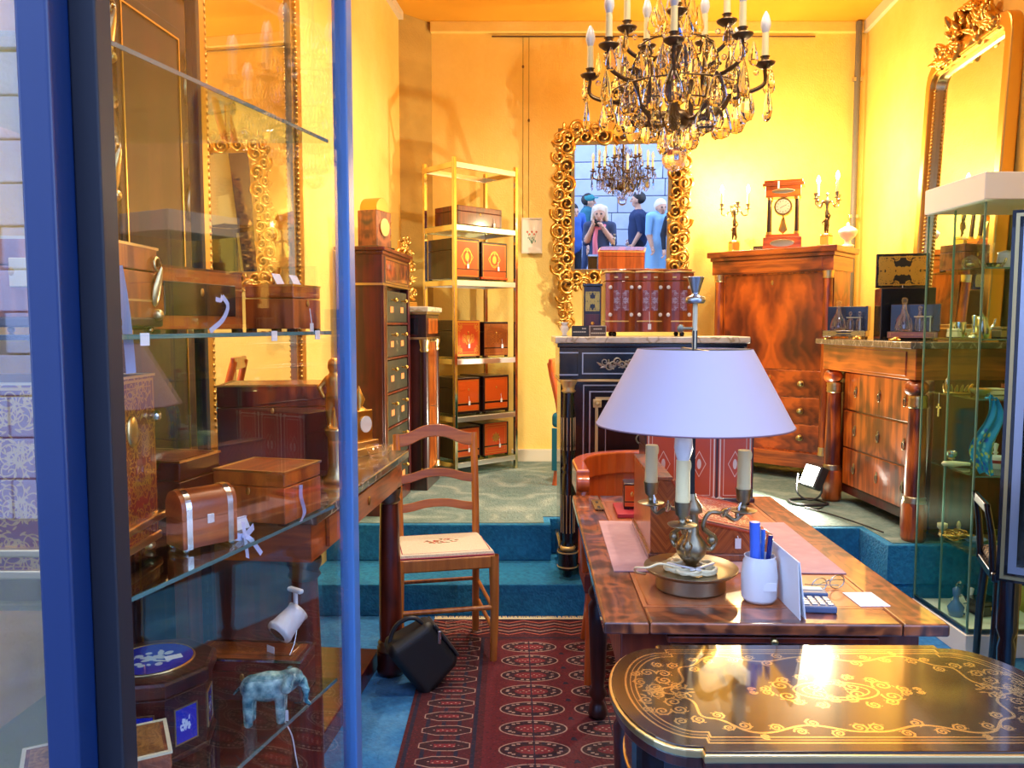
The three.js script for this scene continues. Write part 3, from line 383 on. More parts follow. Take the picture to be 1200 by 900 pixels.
{ // rosewood side cabinet
  const t = thing('side_cabinet', 'low rosewood side cabinet with white marble top and brass-edged door', 'cabinet', [-0.66, 0.356, -5.185], 84 * D2R);
  const w = 0.40, d = 0.29, h = 1.165, f = d / 2;
  part(t, 'carcass', box(w - 0.03, 0.86, d - 0.03, 0, 0.10, -0.01, 0.003), M.rosewood); part(t, 'plinth', box(w, 0.10, d, 0, 0, 0, 0.005), M.rosewood); part(t, 'frieze', box(w, 0.145, d, 0, 0.97, 0, 0.003), M.rosewood);
  part(t, 'frieze_panel', box(w - 0.12, 0.10, 0.012, 0, 0.992, f, 0.003), M.yew); part(t, 'side_panel', box(0.01, 0.1, 0.13, -w / 2, 0.992, 0.03, 0.002), M.ebony); part(t, 'marble_top', box(w + 0.04, 0.032, d + 0.04, 0, 1.133, 0, 0.006), M.marbleWhite, 'white marble top'); part(t, 'top_moulding', box(w + 0.02, 0.018, d + 0.02, 0, 1.115, 0, 0.004), M.brass); part(t, 'frieze_moulding', box(w + 0.012, 0.014, d + 0.012, 0, 0.958, 0, 0.003), M.giltPale);
  const dr = part(t, 'door', box(w - 0.13, 0.83, 0.014, 0, 0.115, f - 0.016, 0.003), M.yew); part(dr, 'brass_beading', frame(w - 0.12, 0.84, 0.01, 0.02, 0, 0.11, f - 0.012), M.brass); part(dr, 'key', [tube([[-0.07, 0.53, f], [-0.07, 0.53, f + 0.03]], 0.003, 6, 6), new THREE.TorusGeometry(0.009, 0.002, 6, 14).rotateY(PI / 2).translate(-0.07, 0.53, f + 0.038)], M.oldBrass);
  for (const s of [-1, 1]) { const c = part(t, 'column', lathe([[0.027, 0.115], [0.03, 0.3], [0.027, 0.86], [0.025, 0.88]], s * (w / 2 - 0.035), 0, f - 0.02, 16), M.rosewood); part(c, 'gilt_capital', lathe([[0.026, 0.88], [0.034, 0.893], [0.028, 0.905], [0.036, 0.945], [0.036, 0.958]], s * (w / 2 - 0.035), 0, f - 0.02, 16), M.giltPale); part(c, 'gilt_base', lathe([[0.036, 0.10], [0.036, 0.11], [0.03, 0.118], [0.033, 0.13], [0.027, 0.142]], s * (w / 2 - 0.035), 0, f - 0.02, 16), M.giltPale); }
}
// chrome shelf stand in the corner
const ET = { x: -0.293, z: -5.7, r: 42 * D2R }, etag = (x, y, z) => [ET.x + x * Math.cos(ET.r) + z * Math.sin(ET.r), y, ET.z - x * Math.sin(ET.r) + z * Math.cos(ET.r)];
const ETY = [0.464, 0.781, 1.178, 1.715, 2.085, 2.50];
{
  const t = thing('shelf_stand', 'tall polished metal shelf stand with glass shelves in the corner', 'shelf', [ET.x, 0.356, ET.z], ET.r), w = 0.58, d = 0.36, b = 0.024, y0 = 0.356;
  M.satin = phys({ color: lin(0.9, 0.9, 0.88), metalness: 1, roughness: 0.32 });
  M.stand = phys({ color: lin(0.82, 0.70, 0.44), metalness: 1, roughness: 0.1 });
  for (const [x, z] of [[-1, -1], [1, -1], [-1, 1], [1, 1]]) part(t, 'post', box(b, 2.17, b, x * (w - b) / 2, 0, z * (d - b) / 2, 0.002), M.stand);
  ETY.forEach((Y, i) => { const y = Y - y0; const mm = M.satin; for (const s of [-1, 1]) { part(t, 'long_rail', box(w - 2 * b, 0.036, b, 0, y - 0.042, s * (d - b) / 2, 0.002), mm); part(t, 'cross_rail', box(b, 0.036, d - 2 * b, s * (w - b) / 2, y - 0.042, 0, 0.002), M.stand); } if (i < 5) part(t, 'glass_shelf', box(w - 0.028, 0.006, d - 0.01, 0, y - 0.006, 0), M.shelfGlass, 'glass shelf'); });
}
{ // black and gilt cabinet on the lower step
  const t = thing('ebonised_cabinet', 'black ebonised cabinet with brass inlay, fluted columns and white marble top', 'cabinet', [0.68, 0.158, -4.03]);
  const w = 0.90, d = 0.36, f = d / 2, x0 = w / 2 - 0.045, B = M.giltSoft, G = M.giltSoft;
  const tin = phys({ color: lin(0.62, 0.60, 0.55), metalness: 0.9, roughness: 0.35 });
  part(t, 'carcass', box(w - 0.02, 0.86, d - 0.06, 0, 0.13, -0.02, 0.003), M.ebony); part(t, 'plinth', box(w, 0.10, d - 0.02, 0, 0.055, 0, 0.004), M.ebony); part(t, 'frieze', box(w, 0.155, d, 0, 0.985, 0, 0.003), M.ebony); part(t, 'cornice', box(w + 0.02, 0.02, d + 0.02, 0, 1.14, 0, 0.005), M.ebony); part(t, 'marble_top', box(w + 0.045, 0.032, d + 0.03, 0, 1.16, 0, 0.006), M.marbleWhite, 'cream marble top');
  part(t, 'inlay_line', frame(w - 0.22, 0.105, 0.006, 0.003, 0, 1.01, f), tin);
  const orn = []; for (let i = 0; i < 11; i++) for (const s of [-1, 1]) { orn.push(place(spiral(1.4, 0.021, 0.0045, s, 20, 0.0015), s * (0.02 + i * 0.021), 1.06 + 0.012 * Math.sin(i * 2), f + 0.004, 0, 0, i)); orn.push(place(leaf(0.036, 0.014), s * (0.02 + i * 0.022), 1.05, f + 0.002, 0, 0, -s * (1 + i % 2 * 0.8))); } part(t, 'frieze_mount', orn, tin, 'pale scrolling foliage mount');
  part(t, 'inlay_line', frame(w - 0.24, 0.80, 0.006, 0.003, 0, 0.155, f - 0.05), tin);
  const dr = part(t, 'door', box(w - 0.27, 0.77, 0.012, 0, 0.17, f - 0.05, 0.003), M.ebony); part(dr, 'door_line', frame(w - 0.30, 0.74, 0.007, 0.004, 0, 0.185, f - 0.042), tin); part(dr, 'gilt_moulding', frame(w - 0.36, 0.68, 0.014, 0.01, 0, 0.215, f - 0.04), B); part(dr, 'door_line', frame(w - 0.46, 0.58, 0.004, 0.003, 0, 0.265, f - 0.043), tin);
  for (const sx of [-1, 1]) for (const sy of [0, 1]) part(dr, 'corner_rosette', [box(0.042, 0.042, 0.012, sx * (w / 2 - 0.19), 0.225 + sy * 0.618, f - 0.038, 0.004), sph(0.014, sx * (w / 2 - 0.19), 0.246 + sy * 0.618, f - 0.031, 1, 1, 0.5)], B);
  const cart = []; for (let i = 0; i < 8; i++) for (const s of [-1, 1]) cart.push(place(spiral(1.5, 0.028, 0.005, s, 20, 0.0015), s * (0.05 + 0.03 * Math.sin(i)), 0.36 + i * 0.055, f - 0.04, 0, 0, i * 1.3)); part(dr, 'centre_cartouche', cart, tin, 'silvery scroll cartouche'); part(dr, 'door_tag', [tube([[-0.265, 0.42, f - 0.03], [-0.268, 0.36, f - 0.026]], 0.0012, 4, 5), box(0.014, 0.026, 0.001, -0.268, 0.335, f - 0.026)], M.white);
  for (const s of [-1, 1]) {
    part(t, 'corner_block', box(0.085, 0.135, 0.03, s * x0, 0.995, f - 0.002, 0.003), M.ebony); for (const y of [1.005, 1.112]) part(t, 'block_band', box(0.09, 0.006, 0.034, s * x0, y, f), tin);
    const c = part(t, 'column', lathe([[0.03, 0.155], [0.032, 0.17], [0.026, 0.19], [0.034, 0.28], [0.036, 0.42], [0.030, 0.52], [0.024, 0.53], [0.033, 0.545], [0.024, 0.56], [0.03, 0.58], [0.036, 0.66], [0.032, 0.80], [0.027, 0.92]], s * x0, 0, f + 0.0, 18), M.ebony);
    for (let k = 0; k < 7; k++) { const a = PI * (k - 0.5) / 6; part(c, 'flute_line', [box(0.003, 0.19, 0.003, s * x0 + 0.0345 * Math.cos(a), 0.23, f + 0.0345 * Math.sin(a)), box(0.003, 0.16, 0.003, s * x0 + 0.034 * Math.cos(a), 0.64, f + 0.034 * Math.sin(a))], G); }
    part(c, 'gilt_capital', lathe([[0.027, 0.92], [0.036, 0.928], [0.028, 0.938], [0.032, 0.955], [0.044, 0.975], [0.042, 0.985]], s * x0, 0, f, 16), B); part(c, 'gilt_ring', lathe([[0.036, 0.145], [0.04, 0.152], [0.036, 0.16], [0.028, 0.165]], s * x0, 0, f, 16), B);
    part(t, 'pedestal_block', cyl(0.05, 0.05, 0.095, s * x0, 0.05, f + 0.002, 20), M.ebony); for (const y of [0.06, 0.132]) part(t, 'pedestal_band', cyl(0.052, 0.052, 0.006, s * x0, y, f + 0.002, 20), B);
    for (const z of [f - 0.02, -f + 0.05]) part(t, 'foot', lathe([[0.001, 0], [0.02, 0.0], [0.026, 0.012], [0.022, 0.03], [0.038, 0.045], [0.03, 0.058]], s * (x0 - 0.0), 0, z, 16), M.ebony);
  }
  part(t, 'base_moulding', box(w + 0.012, 0.012, d, 0, 0.973, 0.004, 0.003), B);
}
{ // drop-front secretaire
  const w = 0.86, d = 0.36, f = d / 2, fl = (seed, lo) => dtex(384, 384, (u, v) => { const a = Math.abs(u - 0.5) * 2, y = lo + v * (1 - lo), q = fbm(a * 3, y * 4, seed, 4); const ell = Math.hypot((a - 0.62) / 0.5, (y - 0.32) / 0.42), ridge = Math.exp(-Math.pow((a - 0.55 * Math.pow(Math.max(0, y - 0.05), 1.4)) / 0.2, 2)); let k = 0.42 + (q - 0.5) * 0.9 - ridge * 0.4 + (ell < 1 ? 0.28 * Math.sin(ell * 3.1) : 0) + 0.1 * Math.sin(a * 30 + q * 14 + y * 8); return mix([212, 98, 26], [70, 20, 8], clamp(k)); });
  const t = thing('drop_front_desk', 'tall drop-front writing cabinet in flame mahogany with brass-capped columns', 'cabinet', [1.879, 0.356, -5.594], -42 * D2R);
  const face = polish(fl(41, 0)), low = polish(fl(43, 0.1));
  part(t, 'carcass', box(w - 0.02, 1.30, d - 0.06, 0, 0.11, -0.02, 0.003), M.flame); part(t, 'plinth', box(w, 0.10, d - 0.02, 0, 0.085, 0, 0.004), M.flame, null, true); for (const [x, z] of [[-1, 1], [1, 1], [-1, -1], [1, -1]]) part(t, 'foot', box(0.09, 0.087, 0.08, x * (w / 2 - 0.05), 0, z * (f - 0.05), 0.006), M.mahogany);
  part(t, 'frieze', box(w, 0.095, d, 0, 1.405, 0, 0.003), M.flame, null, true); const fd = part(t, 'frieze_drawer', box(w - 0.14, 0.078, 0.012, 0, 1.413, f + 0.001, 0.003), M.flame, null, true); fd.userData.label = 'shallow frieze drawer';
  part(t, 'cornice', [box(w + 0.02, 0.025, d + 0.03, 0, 1.50, 0, 0.004), box(w + 0.06, 0.04, d + 0.06, 0, 1.525, 0, 0.006)], M.flame, null, true);
  const fa = part(t, 'fall_front', planar(box(w - 0.16, 0.645, 0.014, 0, 0.748, f - 0.055, 0.003)), face, 'hinged flame-veneered fall front'); part(fa, 'escutcheon', sph(0.012, 0, 1.34, f - 0.047, 0.8, 1.5, 0.3), M.gilt);
  for (let i = 0; i < 3; i++) { const y = 0.195 + i * 0.184, q = part(t, 'drawer', planar(box(w - 0.16, 0.178, 0.014, 0, y, f - 0.055, 0.004)), low); for (const x of [-0.22, 0.22]) part(q, 'knob', [cyl(0.022, 0.022, 0.004, 0, 0, 0, 16).rotateX(PI / 2).translate(x, y + 0.09, f - 0.046), lathe([[0.001, 0.03], [0.016, 0.026], [0.018, 0.018], [0.008, 0.01], [0.009, 0]], 0, 0, 0, 14).rotateX(PI / 2).translate(x, y + 0.09, f - 0.046)], M.brass); part(q, 'keyhole', sph(0.008, 0, y + 0.13, f - 0.047, 0.8, 1.4, 0.3), M.gilt); }
  for (const s of [-1, 1]) { const x = s * (w / 2 - 0.042), c = part(t, 'column', lathe([[0.033, 0.235], [0.034, 0.5], [0.029, 1.355]], x, 0, f - 0.03, 18), M.flame); part(c, 'brass_capital', lathe([[0.03, 1.355], [0.036, 1.36], [0.034, 1.37], [0.037, 1.40], [0.037, 1.405]], x, 0, f - 0.03, 18), M.giltPale); part(c, 'brass_base', lathe([[0.04, 0.185], [0.04, 0.2], [0.035, 0.21], [0.037, 0.225], [0.034, 0.24]], x, 0, f - 0.03, 18), M.giltPale); }
}
{ // column chest of drawers
  const t = thing('column_chest', 'mahogany chest of drawers with detached columns and grey marble top', 'chest', [2.12, 0.356, -4.27], -87.2 * D2R), w = 1.0, d = 0.46, f = d / 2;
  part(t, 'marble_top', box(w + 0.05, 0.032, d + 0.06, 0, 0.938, 0.01, 0.005), M.marbleGrey, 'grey marble top'); part(t, 'frieze', box(w, 0.15, d, 0, 0.788, 0, 0.004), M.flame, null, true); part(t, 'frieze_drawer', box(w - 0.16, 0.12, 0.01, 0, 0.803, f, 0.004), M.flame, 'frieze drawer', true);
  part(t, 'carcass', box(w - 0.02, 0.69, d - 0.10, 0, 0.10, -0.05, 0.003), M.mahogany); part(t, 'plinth', box(w - 0.02, 0.06, d - 0.1, 0, 0.06, -0.05, 0.003), M.mahoganyDeep);
  for (let i = 0; i < 3; i++) { const y = 0.115 + i * 0.222, q = part(t, 'drawer', box(w - 0.20, 0.212, 0.014, 0, y, f - 0.098, 0.004), M.flame); for (const x of [-0.26, 0, 0.26]) part(q, 'escutcheon', [sph(0.016, x, y + 0.118, f - 0.09, 0.7, 1.5, 0.25), new THREE.TorusGeometry(0.016, 0.003, 6, 16).scale(0.7, 1.3, 1).translate(x, y + 0.1, f - 0.086)], M.oldBrass); }
  for (const s of [-1, 1]) {
    const x = s * (w / 2 - 0.055), z = f - 0.05, c = part(t, 'column', lathe([[0.046, 0.20], [0.047, 0.3], [0.04, 0.655]], x, 0, z, 20), M.flame);
    part(c, 'ball_top', sph(0.056, x, 0.748, z + 0.012, 1, 0.8, 1, 18), M.flame); part(c, 'brass_collar', lathe([[0.04, 0.65], [0.046, 0.655], [0.043, 0.665], [0.046, 0.675], [0.042, 0.69], [0.046, 0.70], [0.04, 0.712]], x, 0, z, 20), M.brass); part(c, 'brass_base', lathe([[0.055, 0.185], [0.056, 0.195], [0.05, 0.2], [0.053, 0.212], [0.046, 0.22]], x, 0, z, 20), M.oldBrass); part(c, 'pedestal', lathe([[0.001, 0.0], [0.05, 0.0], [0.058, 0.02], [0.056, 0.05], [0.06, 0.06], [0.06, 0.17], [0.056, 0.188]], x, 0, z, 20), M.flame);
    part(t, 'back_foot', box(0.1, 0.06, 0.1, x, 0, -f + 0.08, 0.004), M.mahoganyDeep);
  }
}
// carved gilt ornament: scrolls and leaves along a line in the plane, seen from +z
function carve(x0, y0, x1, y1, band, n, seed) { const R = rnd(seed), out = []; for (let i = 0; i < n; i++) { const t = (i + 0.5) / n, x = x0 + (x1 - x0) * t, y = y0 + (y1 - y0) * t, s = i % 2 ? 1 : -1, a = Math.atan2(y1 - y0, x1 - x0), nx = -Math.sin(a), ny = Math.cos(a), o = s * band * 0.2; out.push(place(spiral(1.5, band * 0.36 * (0.85 + 0.3 * R()), band * 0.115, s, 26, band * 0.05), x + nx * o, y + ny * o, 0.012, 0, 0, a + R() * 6)); for (let k = 0; k < 5; k++) out.push(place(leaf(band * (0.3 + 0.15 * R()), band * 0.22).translate(0, -band * 0.18, 0), x - nx * o * 1.2 + (R() - 0.5) * band * 0.35, y - ny * o * 1.2 + (R() - 0.5) * band * 0.35, 0.006, 0, 0, R() * 6.28)); } return out; }
{ // gilt mirror on the back wall
  const t = thing('gilt_mirror', 'gilt carved openwork mirror tilted forward on the back wall', 'mirror', [0.79, 2.255, -5.84]); t.rotation.set(7.085 * D2R, -5.885 * D2R, 0, 'YXZ');
  const w = 0.67, h = 0.885;
  part(t, 'mirror_glass', box(w, h, 0.006, 0, -h / 2, 0), M.mirror, 'mirror glass'); part(t, 'backing', box(w + 0.24, h + 0.24, 0.012, 0, -h / 2 - 0.12, -0.014), M.giltDark);
  part(t, 'inner_fillet', frame(w + 0.05, h + 0.05, 0.026, 0.03, 0, -h / 2 - 0.025, 0.004), M.gilt); part(t, 'outer_fillet', frame(w + 0.2, h + 0.2, 0.012, 0.02, 0, -h / 2 - 0.1, 0), M.gilt);
  const X = w / 2 + 0.085, Y = h / 2 + 0.085, b = 0.15;
  part(t, 'carved_scrolls', carve(-X, Y, X, Y, b, 13, 3), M.gilt, 'carved gilt scrollwork'); part(t, 'carved_scrolls', carve(-X, -Y, X, -Y, b, 13, 4), M.gilt); part(t, 'carved_scrolls', carve(-X, -Y, -X, Y, b, 16, 5), M.gilt); part(t, 'carved_scrolls', carve(X, -Y, X, Y, b, 16, 6), M.gilt);
}
{ const t = thing('gilt_carved_drop', 'gilt carved leaf drop hanging under the corner of the tilted mirror', 'ornament', [0.40, 1.37, -5.98]); part(t, 'carving', [...carve(0, 0.02, 0, 0.34, 0.12, 5, 21), cyl(0.008, 0.014, 0.34, 0, 0, -0.01, 8)], M.gilt); part(t, 'backing', box(0.05, 0.33, 0.07, 0, 0.01, -0.05, 0.01), M.gilt); }
{ // tall mirror on the right wall
  const t = thing('overmantel_mirror', 'tall gilt overmantel mirror with carved crest leaning on the right wall', 'mirror', [2.40, 1.33, -4.33], -95.7 * D2R); t.rotation.set(-2.2 * D2R, -95.7 * D2R, 0, 'YXZ');
  const W = 0.96, H = 1.58, bw = 0.085, round = (w, h, r, y0) => { const s = new THREE.Shape(); s.moveTo(-w / 2, y0); s.lineTo(w / 2, y0); s.lineTo(w / 2, y0 + h - r); s.quadraticCurveTo(w / 2, y0 + h, w / 2 - r, y0 + h); s.lineTo(-w / 2 + r, y0 + h); s.quadraticCurveTo(-w / 2, y0 + h, -w / 2, y0 + h - r); s.closePath(); return s; };
  const ring = (w, h, r, y0, b, rr) => { const s = round(w, h, r, y0); s.holes.push(round(w - 2 * b, h - 2 * b, rr, y0 + b)); return s; };
  part(t, 'mirror_glass', ext(round(W - 0.14, H - 0.14, 0.07, 0.07), 0.006), M.mirror, 'mirror glass'); part(t, 'outer_frame', ext(ring(W, H, 0.13, 0, 0.05, 0.1), 0.05, 0.008), M.gilt); part(t, 'inner_frame', ext(ring(W - 0.09, H - 0.09, 0.1, 0.045, 0.03, 0.08), 0.03, 0.004), M.giltPale); part(t, 'backing', ext(round(W - 0.04, H - 0.04, 0.12, 0.02), 0.012).translate(0, 0, -0.02), M.dark);
  const bead = []; for (let i = 0; i < 62; i++) for (const s of [-1, 1]) bead.push(sph(0.0085, s * (W / 2 - bw), 0.12 + i * 0.0215, 0.034, 1, 1, 1, 6)); const bm = part(t, 'beading', bead, M.gilt, 'row of gilt beads'); bm.userData.kind = 'stuff';
  const cr = []; const R = rnd(8); for (let i = 0; i < 64; i++) { const u = (R() - 0.5) * 2, hh = 0.27 * (1 - Math.pow(Math.abs(u), 1.1)), y = H - 0.03 + R() * hh; cr.push(place(leaf(0.05 + R() * 0.04, 0.04, 0.5), u * 0.36, y, 0.04 + R() * 0.03, 0.3, 0, (R() - 0.5) * 5)); if (i % 2) cr.push(place(spiral(1.5, 0.038, 0.011, u < 0 ? -1 : 1, 20, 0.004), u * 0.38, y, 0.05, 0, 0, R() * 6)); cr.push(sph(0.018 + 0.01 * R(), u * 0.36, y, 0.06)); }
  part(t, 'carved_crest', [...cr, ext([[-0.38, 0], [0.38, 0], [0.2, 0.12], [0.08, 0.25], [-0.08, 0.25], [-0.2, 0.12]], 0.02, 0.004).translate(0, H - 0.03, 0.015)], M.gilt, 'carved crest of leaves and flowers');
}
{ // tall gilt mirror on the left wall, seen through the shop window
  const D0 = 3.2, t = thing('pier_mirror', 'tall gilt framed mirror with beaded edge on the left wall behind the console', 'mirror', [LX(D0) + 0.045, 0.98, -D0], 84.4 * D2R), W = 0.96, H = 2.05;
  part(t, 'mirror_glass', box(W - 0.16, H - 0.16, 0.006, 0, 0.08, 0), M.mirror, 'mirror glass'); part(t, 'outer_frame', frame(W, H, 0.05, 0.06), M.gilt); part(t, 'inner_frame', frame(W - 0.1, H - 0.1, 0.035, 0.035, 0, 0.05, 0), M.giltPale); part(t, 'backing', box(W - 0.03, H - 0.03, 0.012, 0, 0.015, -0.02), M.dark);
  const bead = []; for (let i = 0; i < 80; i++) for (const s of [-1, 1]) bead.push(sph(0.009, s * (W / 2 - 0.053), 0.07 + i * 0.024, 0.026, 1, 1, 1, 6)); part(t, 'beading', bead, M.gilt).userData.kind = 'stuff'; part(t, 'carved_crest', carve(-0.3, H, 0.3, H, 0.16, 8, 61), M.gilt);
}
{ // slim tall cabinet between the wall and the console
  const t = thing('pier_cabinet', 'tall slim mahogany cabinet with gilt mounts behind the shop window shelves', 'cabinet', [-1.085, 0, -2.30], 84.4 * D2R), w = 0.42, d = 0.13, h = 2.45, f = d / 2;
  part(t, 'carcass', box(w, h - 0.1, d, 0, 0.06, 0, 0.004), M.rosewoodMatt); part(t, 'plinth', box(w + 0.02, 0.06, d + 0.01, 0, 0, 0, 0.004), M.rosewoodMatt); part(t, 'cornice', [box(w + 0.03, 0.03, d + 0.02, 0, h - 0.06, 0, 0.004), box(w + 0.05, 0.03, d + 0.03, 0, h - 0.03, 0, 0.006)], M.rosewoodMatt); const dr = part(t, 'door', box(w - 0.08, h - 0.3, 0.014, 0, 0.14, f, 0.003), M.rosewoodMatt); part(dr, 'gilt_fillet', frame(w - 0.12, h - 0.36, 0.005, 0.006, 0, 0.17, f + 0.008), M.gilt);
  for (const s of [-1, 1]) for (const y of [1.75, 2.1]) part(t, 'gilt_mount', [place(leaf(0.12, 0.045), s * (w / 2 - 0.01), y, f + 0.004), place(spiral(1.3, 0.025, 0.007, s, 18, 0.003), s * (w / 2 - 0.012), y + 0.12, f + 0.01), sph(0.016, s * (w / 2 - 0.012), y - 0.005, f + 0.008)], M.giltPale, 'gilt leaf mount');
}
{ // chandelier
  const t = thing('crystal_chandelier', 'bronze chandelier with candle arms and hanging crystal drops', 'chandelier', [0.602, 2.0, -3.0]);
  part(t, 'stem', [lathe([[0.001, 0.118], [0.02, 0.12], [0.045, 0.14], [0.062, 0.165], [0.05, 0.19], [0.022, 0.2], [0.016, 0.22]]), cyl(0.006, 0.006, 1.4, 0, 0.22, 0, 8)], M.bronze); part(t, 'canopy', lathe([[0.008, 1.58], [0.05, 1.6], [0.06, 1.639], [0.001, 1.639]]), M.bronze);
  part(t, 'glass_baluster', lathe([[0.012, 0.21], [0.038, 0.23], [0.045, 0.26], [0.02, 0.30], [0.03, 0.33], [0.05, 0.39], [0.055, 0.43], [0.03, 0.49], [0.018, 0.52], [0.04, 0.56], [0.028, 0.62], [0.012, 0.66]], 0, 0, 0, 12), M.crystal, 'cut glass stem');
  const drop = (w, h) => { const g = lathe([[0.0005, 0], [w * 0.32, h * 0.06], [w * 0.5, h * 0.26], [w * 0.42, h * 0.5], [w * 0.2, h * 0.8], [w * 0.06, h], [0.0005, h]], 0, 0, 0, 8).scale(1, 1, 0.42).translate(0, -h, 0); return join([g]); };
  const large = drop(0.074, 0.125), big = drop(0.062, 0.105), mid = drop(0.044, 0.08), beadG = join([new THREE.OctahedronGeometry(0.011, 1)]);
  const R = rnd(77), put = (par, name, g, x, y, z, ry) => { const o = new THREE.Mesh(g, M.crystal); o.name = name; o.position.set(x, y, z); o.rotation.y = ry; o.castShadow = true; par.add(o); return o; };
  part(t, 'crystal_ball', sph(0.046, 0, 0.022, 0, 1, 1, 1, 24), phys({ color: 0xffffff, transmission: 1, thickness: 0.05, ior: 1.5, roughness: 0 }), 'clear glass ball'); part(t, 'ball_pin', cyl(0.003, 0.003, 0.056, 0, 0.066, 0, 6), M.bronze);
  const arm = (r, y, a, cup) => {
    const c = Math.cos(a), s = Math.sin(a), P = (q, h) => [c * q, h, s * q];
    const o = part(t, 'arm', taper([P(0.04, 0.17), P(0.10, 0.15), P(r * 0.55, 0.20), P(r * 0.62, y - 0.10), P(r * 0.8, y - 0.09), P(r, y - 0.06), P(r, y - 0.005)], 0.011, 0.007, 30, 7), M.bronze);
    part(o, 'scroll', place(spiral(1.3, 0.03, 0.006, 1, 20, 0.002), c * r * 0.62, y - 0.075, s * r * 0.62, 0, -a, 0.6), M.bronze);
    part(o, 'drip_pan', lathe([[0.001, -0.008], [0.018, -0.006], [0.034, 0.006], [0.037, 0.012], [0.03, 0.010], [0.012, 0.004], [0.014, 0.03], [0.018, 0.034]], c * r, y, s * r, 18), M.bronze); part(o, 'candle_sleeve', cyl(0.0125, 0.0115, 0.085, c * r, y + 0.03, s * r, 14), M.candle);
    part(o, 'bulb', lathe([[0.008, 0.112], [0.012, 0.12], [0.018, 0.14], [0.0175, 0.155], [0.011, 0.178], [0.003, 0.192], [0.0005, 0.193]], c * r, y, s * r, 14), M.bulb, 'unlit white candle bulb');
    for (let k = 0; k < 2; k++) put(t, 'crystal_bead', beadG, c * (r + 0.012), y - 0.025 - k * 0.02, s * (r + 0.012), R() * 6); put(t, 'crystal_drop', large, c * (r + 0.012), y - 0.072, s * (r + 0.012), -a + PI / 2 + R() - 0.5); for (const k of [-1, 1]) { const b = a + k * 0.1 * 0.33 / r; put(t, 'crystal_drop', mid, Math.cos(b) * (r + 0.02), y - 0.01, Math.sin(b) * (r + 0.02), R() * 6); }
    for (let k = 0; k < 3; k++) put(t, 'crystal_bead', beadG, c * (r - 0.03 - k * 0.05), y - 0.02 - 0.02 * k, s * (r - 0.03 - k * 0.05), R() * 6);
  };
  for (let i = 0; i < 8; i++) arm(0.315, 0.335 + (i % 2) * 0.03, i * PI / 4 + 0.22); for (let i = 0; i < 5; i++) arm(0.185, 0.475, i * 2 * PI / 5 + 0.5);
  for (const [n, r, y, g] of [[16, 0.26, 0.27, large], [14, 0.21, 0.36, big], [12, 0.17, 0.22, large], [12, 0.12, 0.30, big], [8, 0.10, 0.17, mid], [10, 0.13, 0.42, mid], [8, 0.08, 0.58, big], [12, 0.2, 0.34, mid], [8, 0.05, 0.13, mid]]) for (let i = 0; i < n; i++) { const a = (i + R() * 0.5) * 2 * PI / n; put(t, 'crystal_drop', g, Math.cos(a) * r, y + (R() - 0.5) * 0.04, Math.sin(a) * r, R() * 6); }
  for (const [r, y] of [[0.24, 0.256], [0.13, 0.428], [0.17, 0.206]]) part(t, 'wire_ring', new THREE.TorusGeometry(r, 0.003, 6, 40).rotateX(PI / 2).translate(0, y, 0), M.bronze);
}
{ // glass display case on the right
  const t = thing('display_case', 'tall glass display case with white top and plinth beside the column chest', 'display case', [2.125, 0, -3.49]), w = 0.40, d = 0.44;
  const wh = phys({ color: lin(0.72, 0.71, 0.69), roughness: 0.45 });
  part(t, 'plinth', box(w + 0.02, 0.10, d + 0.02, 0, 0, 0, 0.004), wh, 'white plinth'); part(t, 'top_slab', box(w + 0.03, 0.11, d + 0.03, 0, 1.915, 0, 0.004), wh, 'white top slab'); part(t, 'base_channel', [box(w + 0.004, 0.02, 0.014, 0, 0.1, d / 2 - 0.004), box(0.014, 0.02, d, -w / 2 + 0.004, 0.1, 0)], M.steel);
  for (const s of [-1, 1]) part(t, 'glass_side', box(0.006, 1.81, d - 0.02, s * w / 2, 0.104, 0), M.caseGlass); part(t, 'glass_front', box(w - 0.01, 1.81, 0.006, 0, 0.104, d / 2), M.caseGlass); part(t, 'glass_side', box(0.006, 1.79, d * 0.52, -w / 2 + 0.014, 0.12, d * 0.2), M.caseGlass);
  const edge = phys({ color: lin(0.16, 0.34, 0.27), roughness: 0.15, transmission: 0.4, thickness: 0 }); for (const [x, z] of [[-w / 2, d / 2], [w / 2, d / 2], [-w / 2 + 0.014, -0.025], [-w / 2, -d / 2]]) part(t, 'glass_edge', box(0.007, 1.80, 0.007, x, 0.106, z), edge, 'green ground glass edge');
  for (const y of [0.44, 0.775, 1.10, 1.35, 1.645]) { part(t, 'glass_shelf', box(w - 0.03, 0.007, d - 0.04, 0.005, y - 0.007, 0), M.shelfGlass); part(t, 'shelf_edge', box(w - 0.03, 0.006, 0.003, 0.005, y - 0.0065, d / 2 - 0.02), edge); }
  part(t, 'back_panel', box(w, 1.815, 0.006, 0, 0.10, -d / 2), M.caseGlass);
}
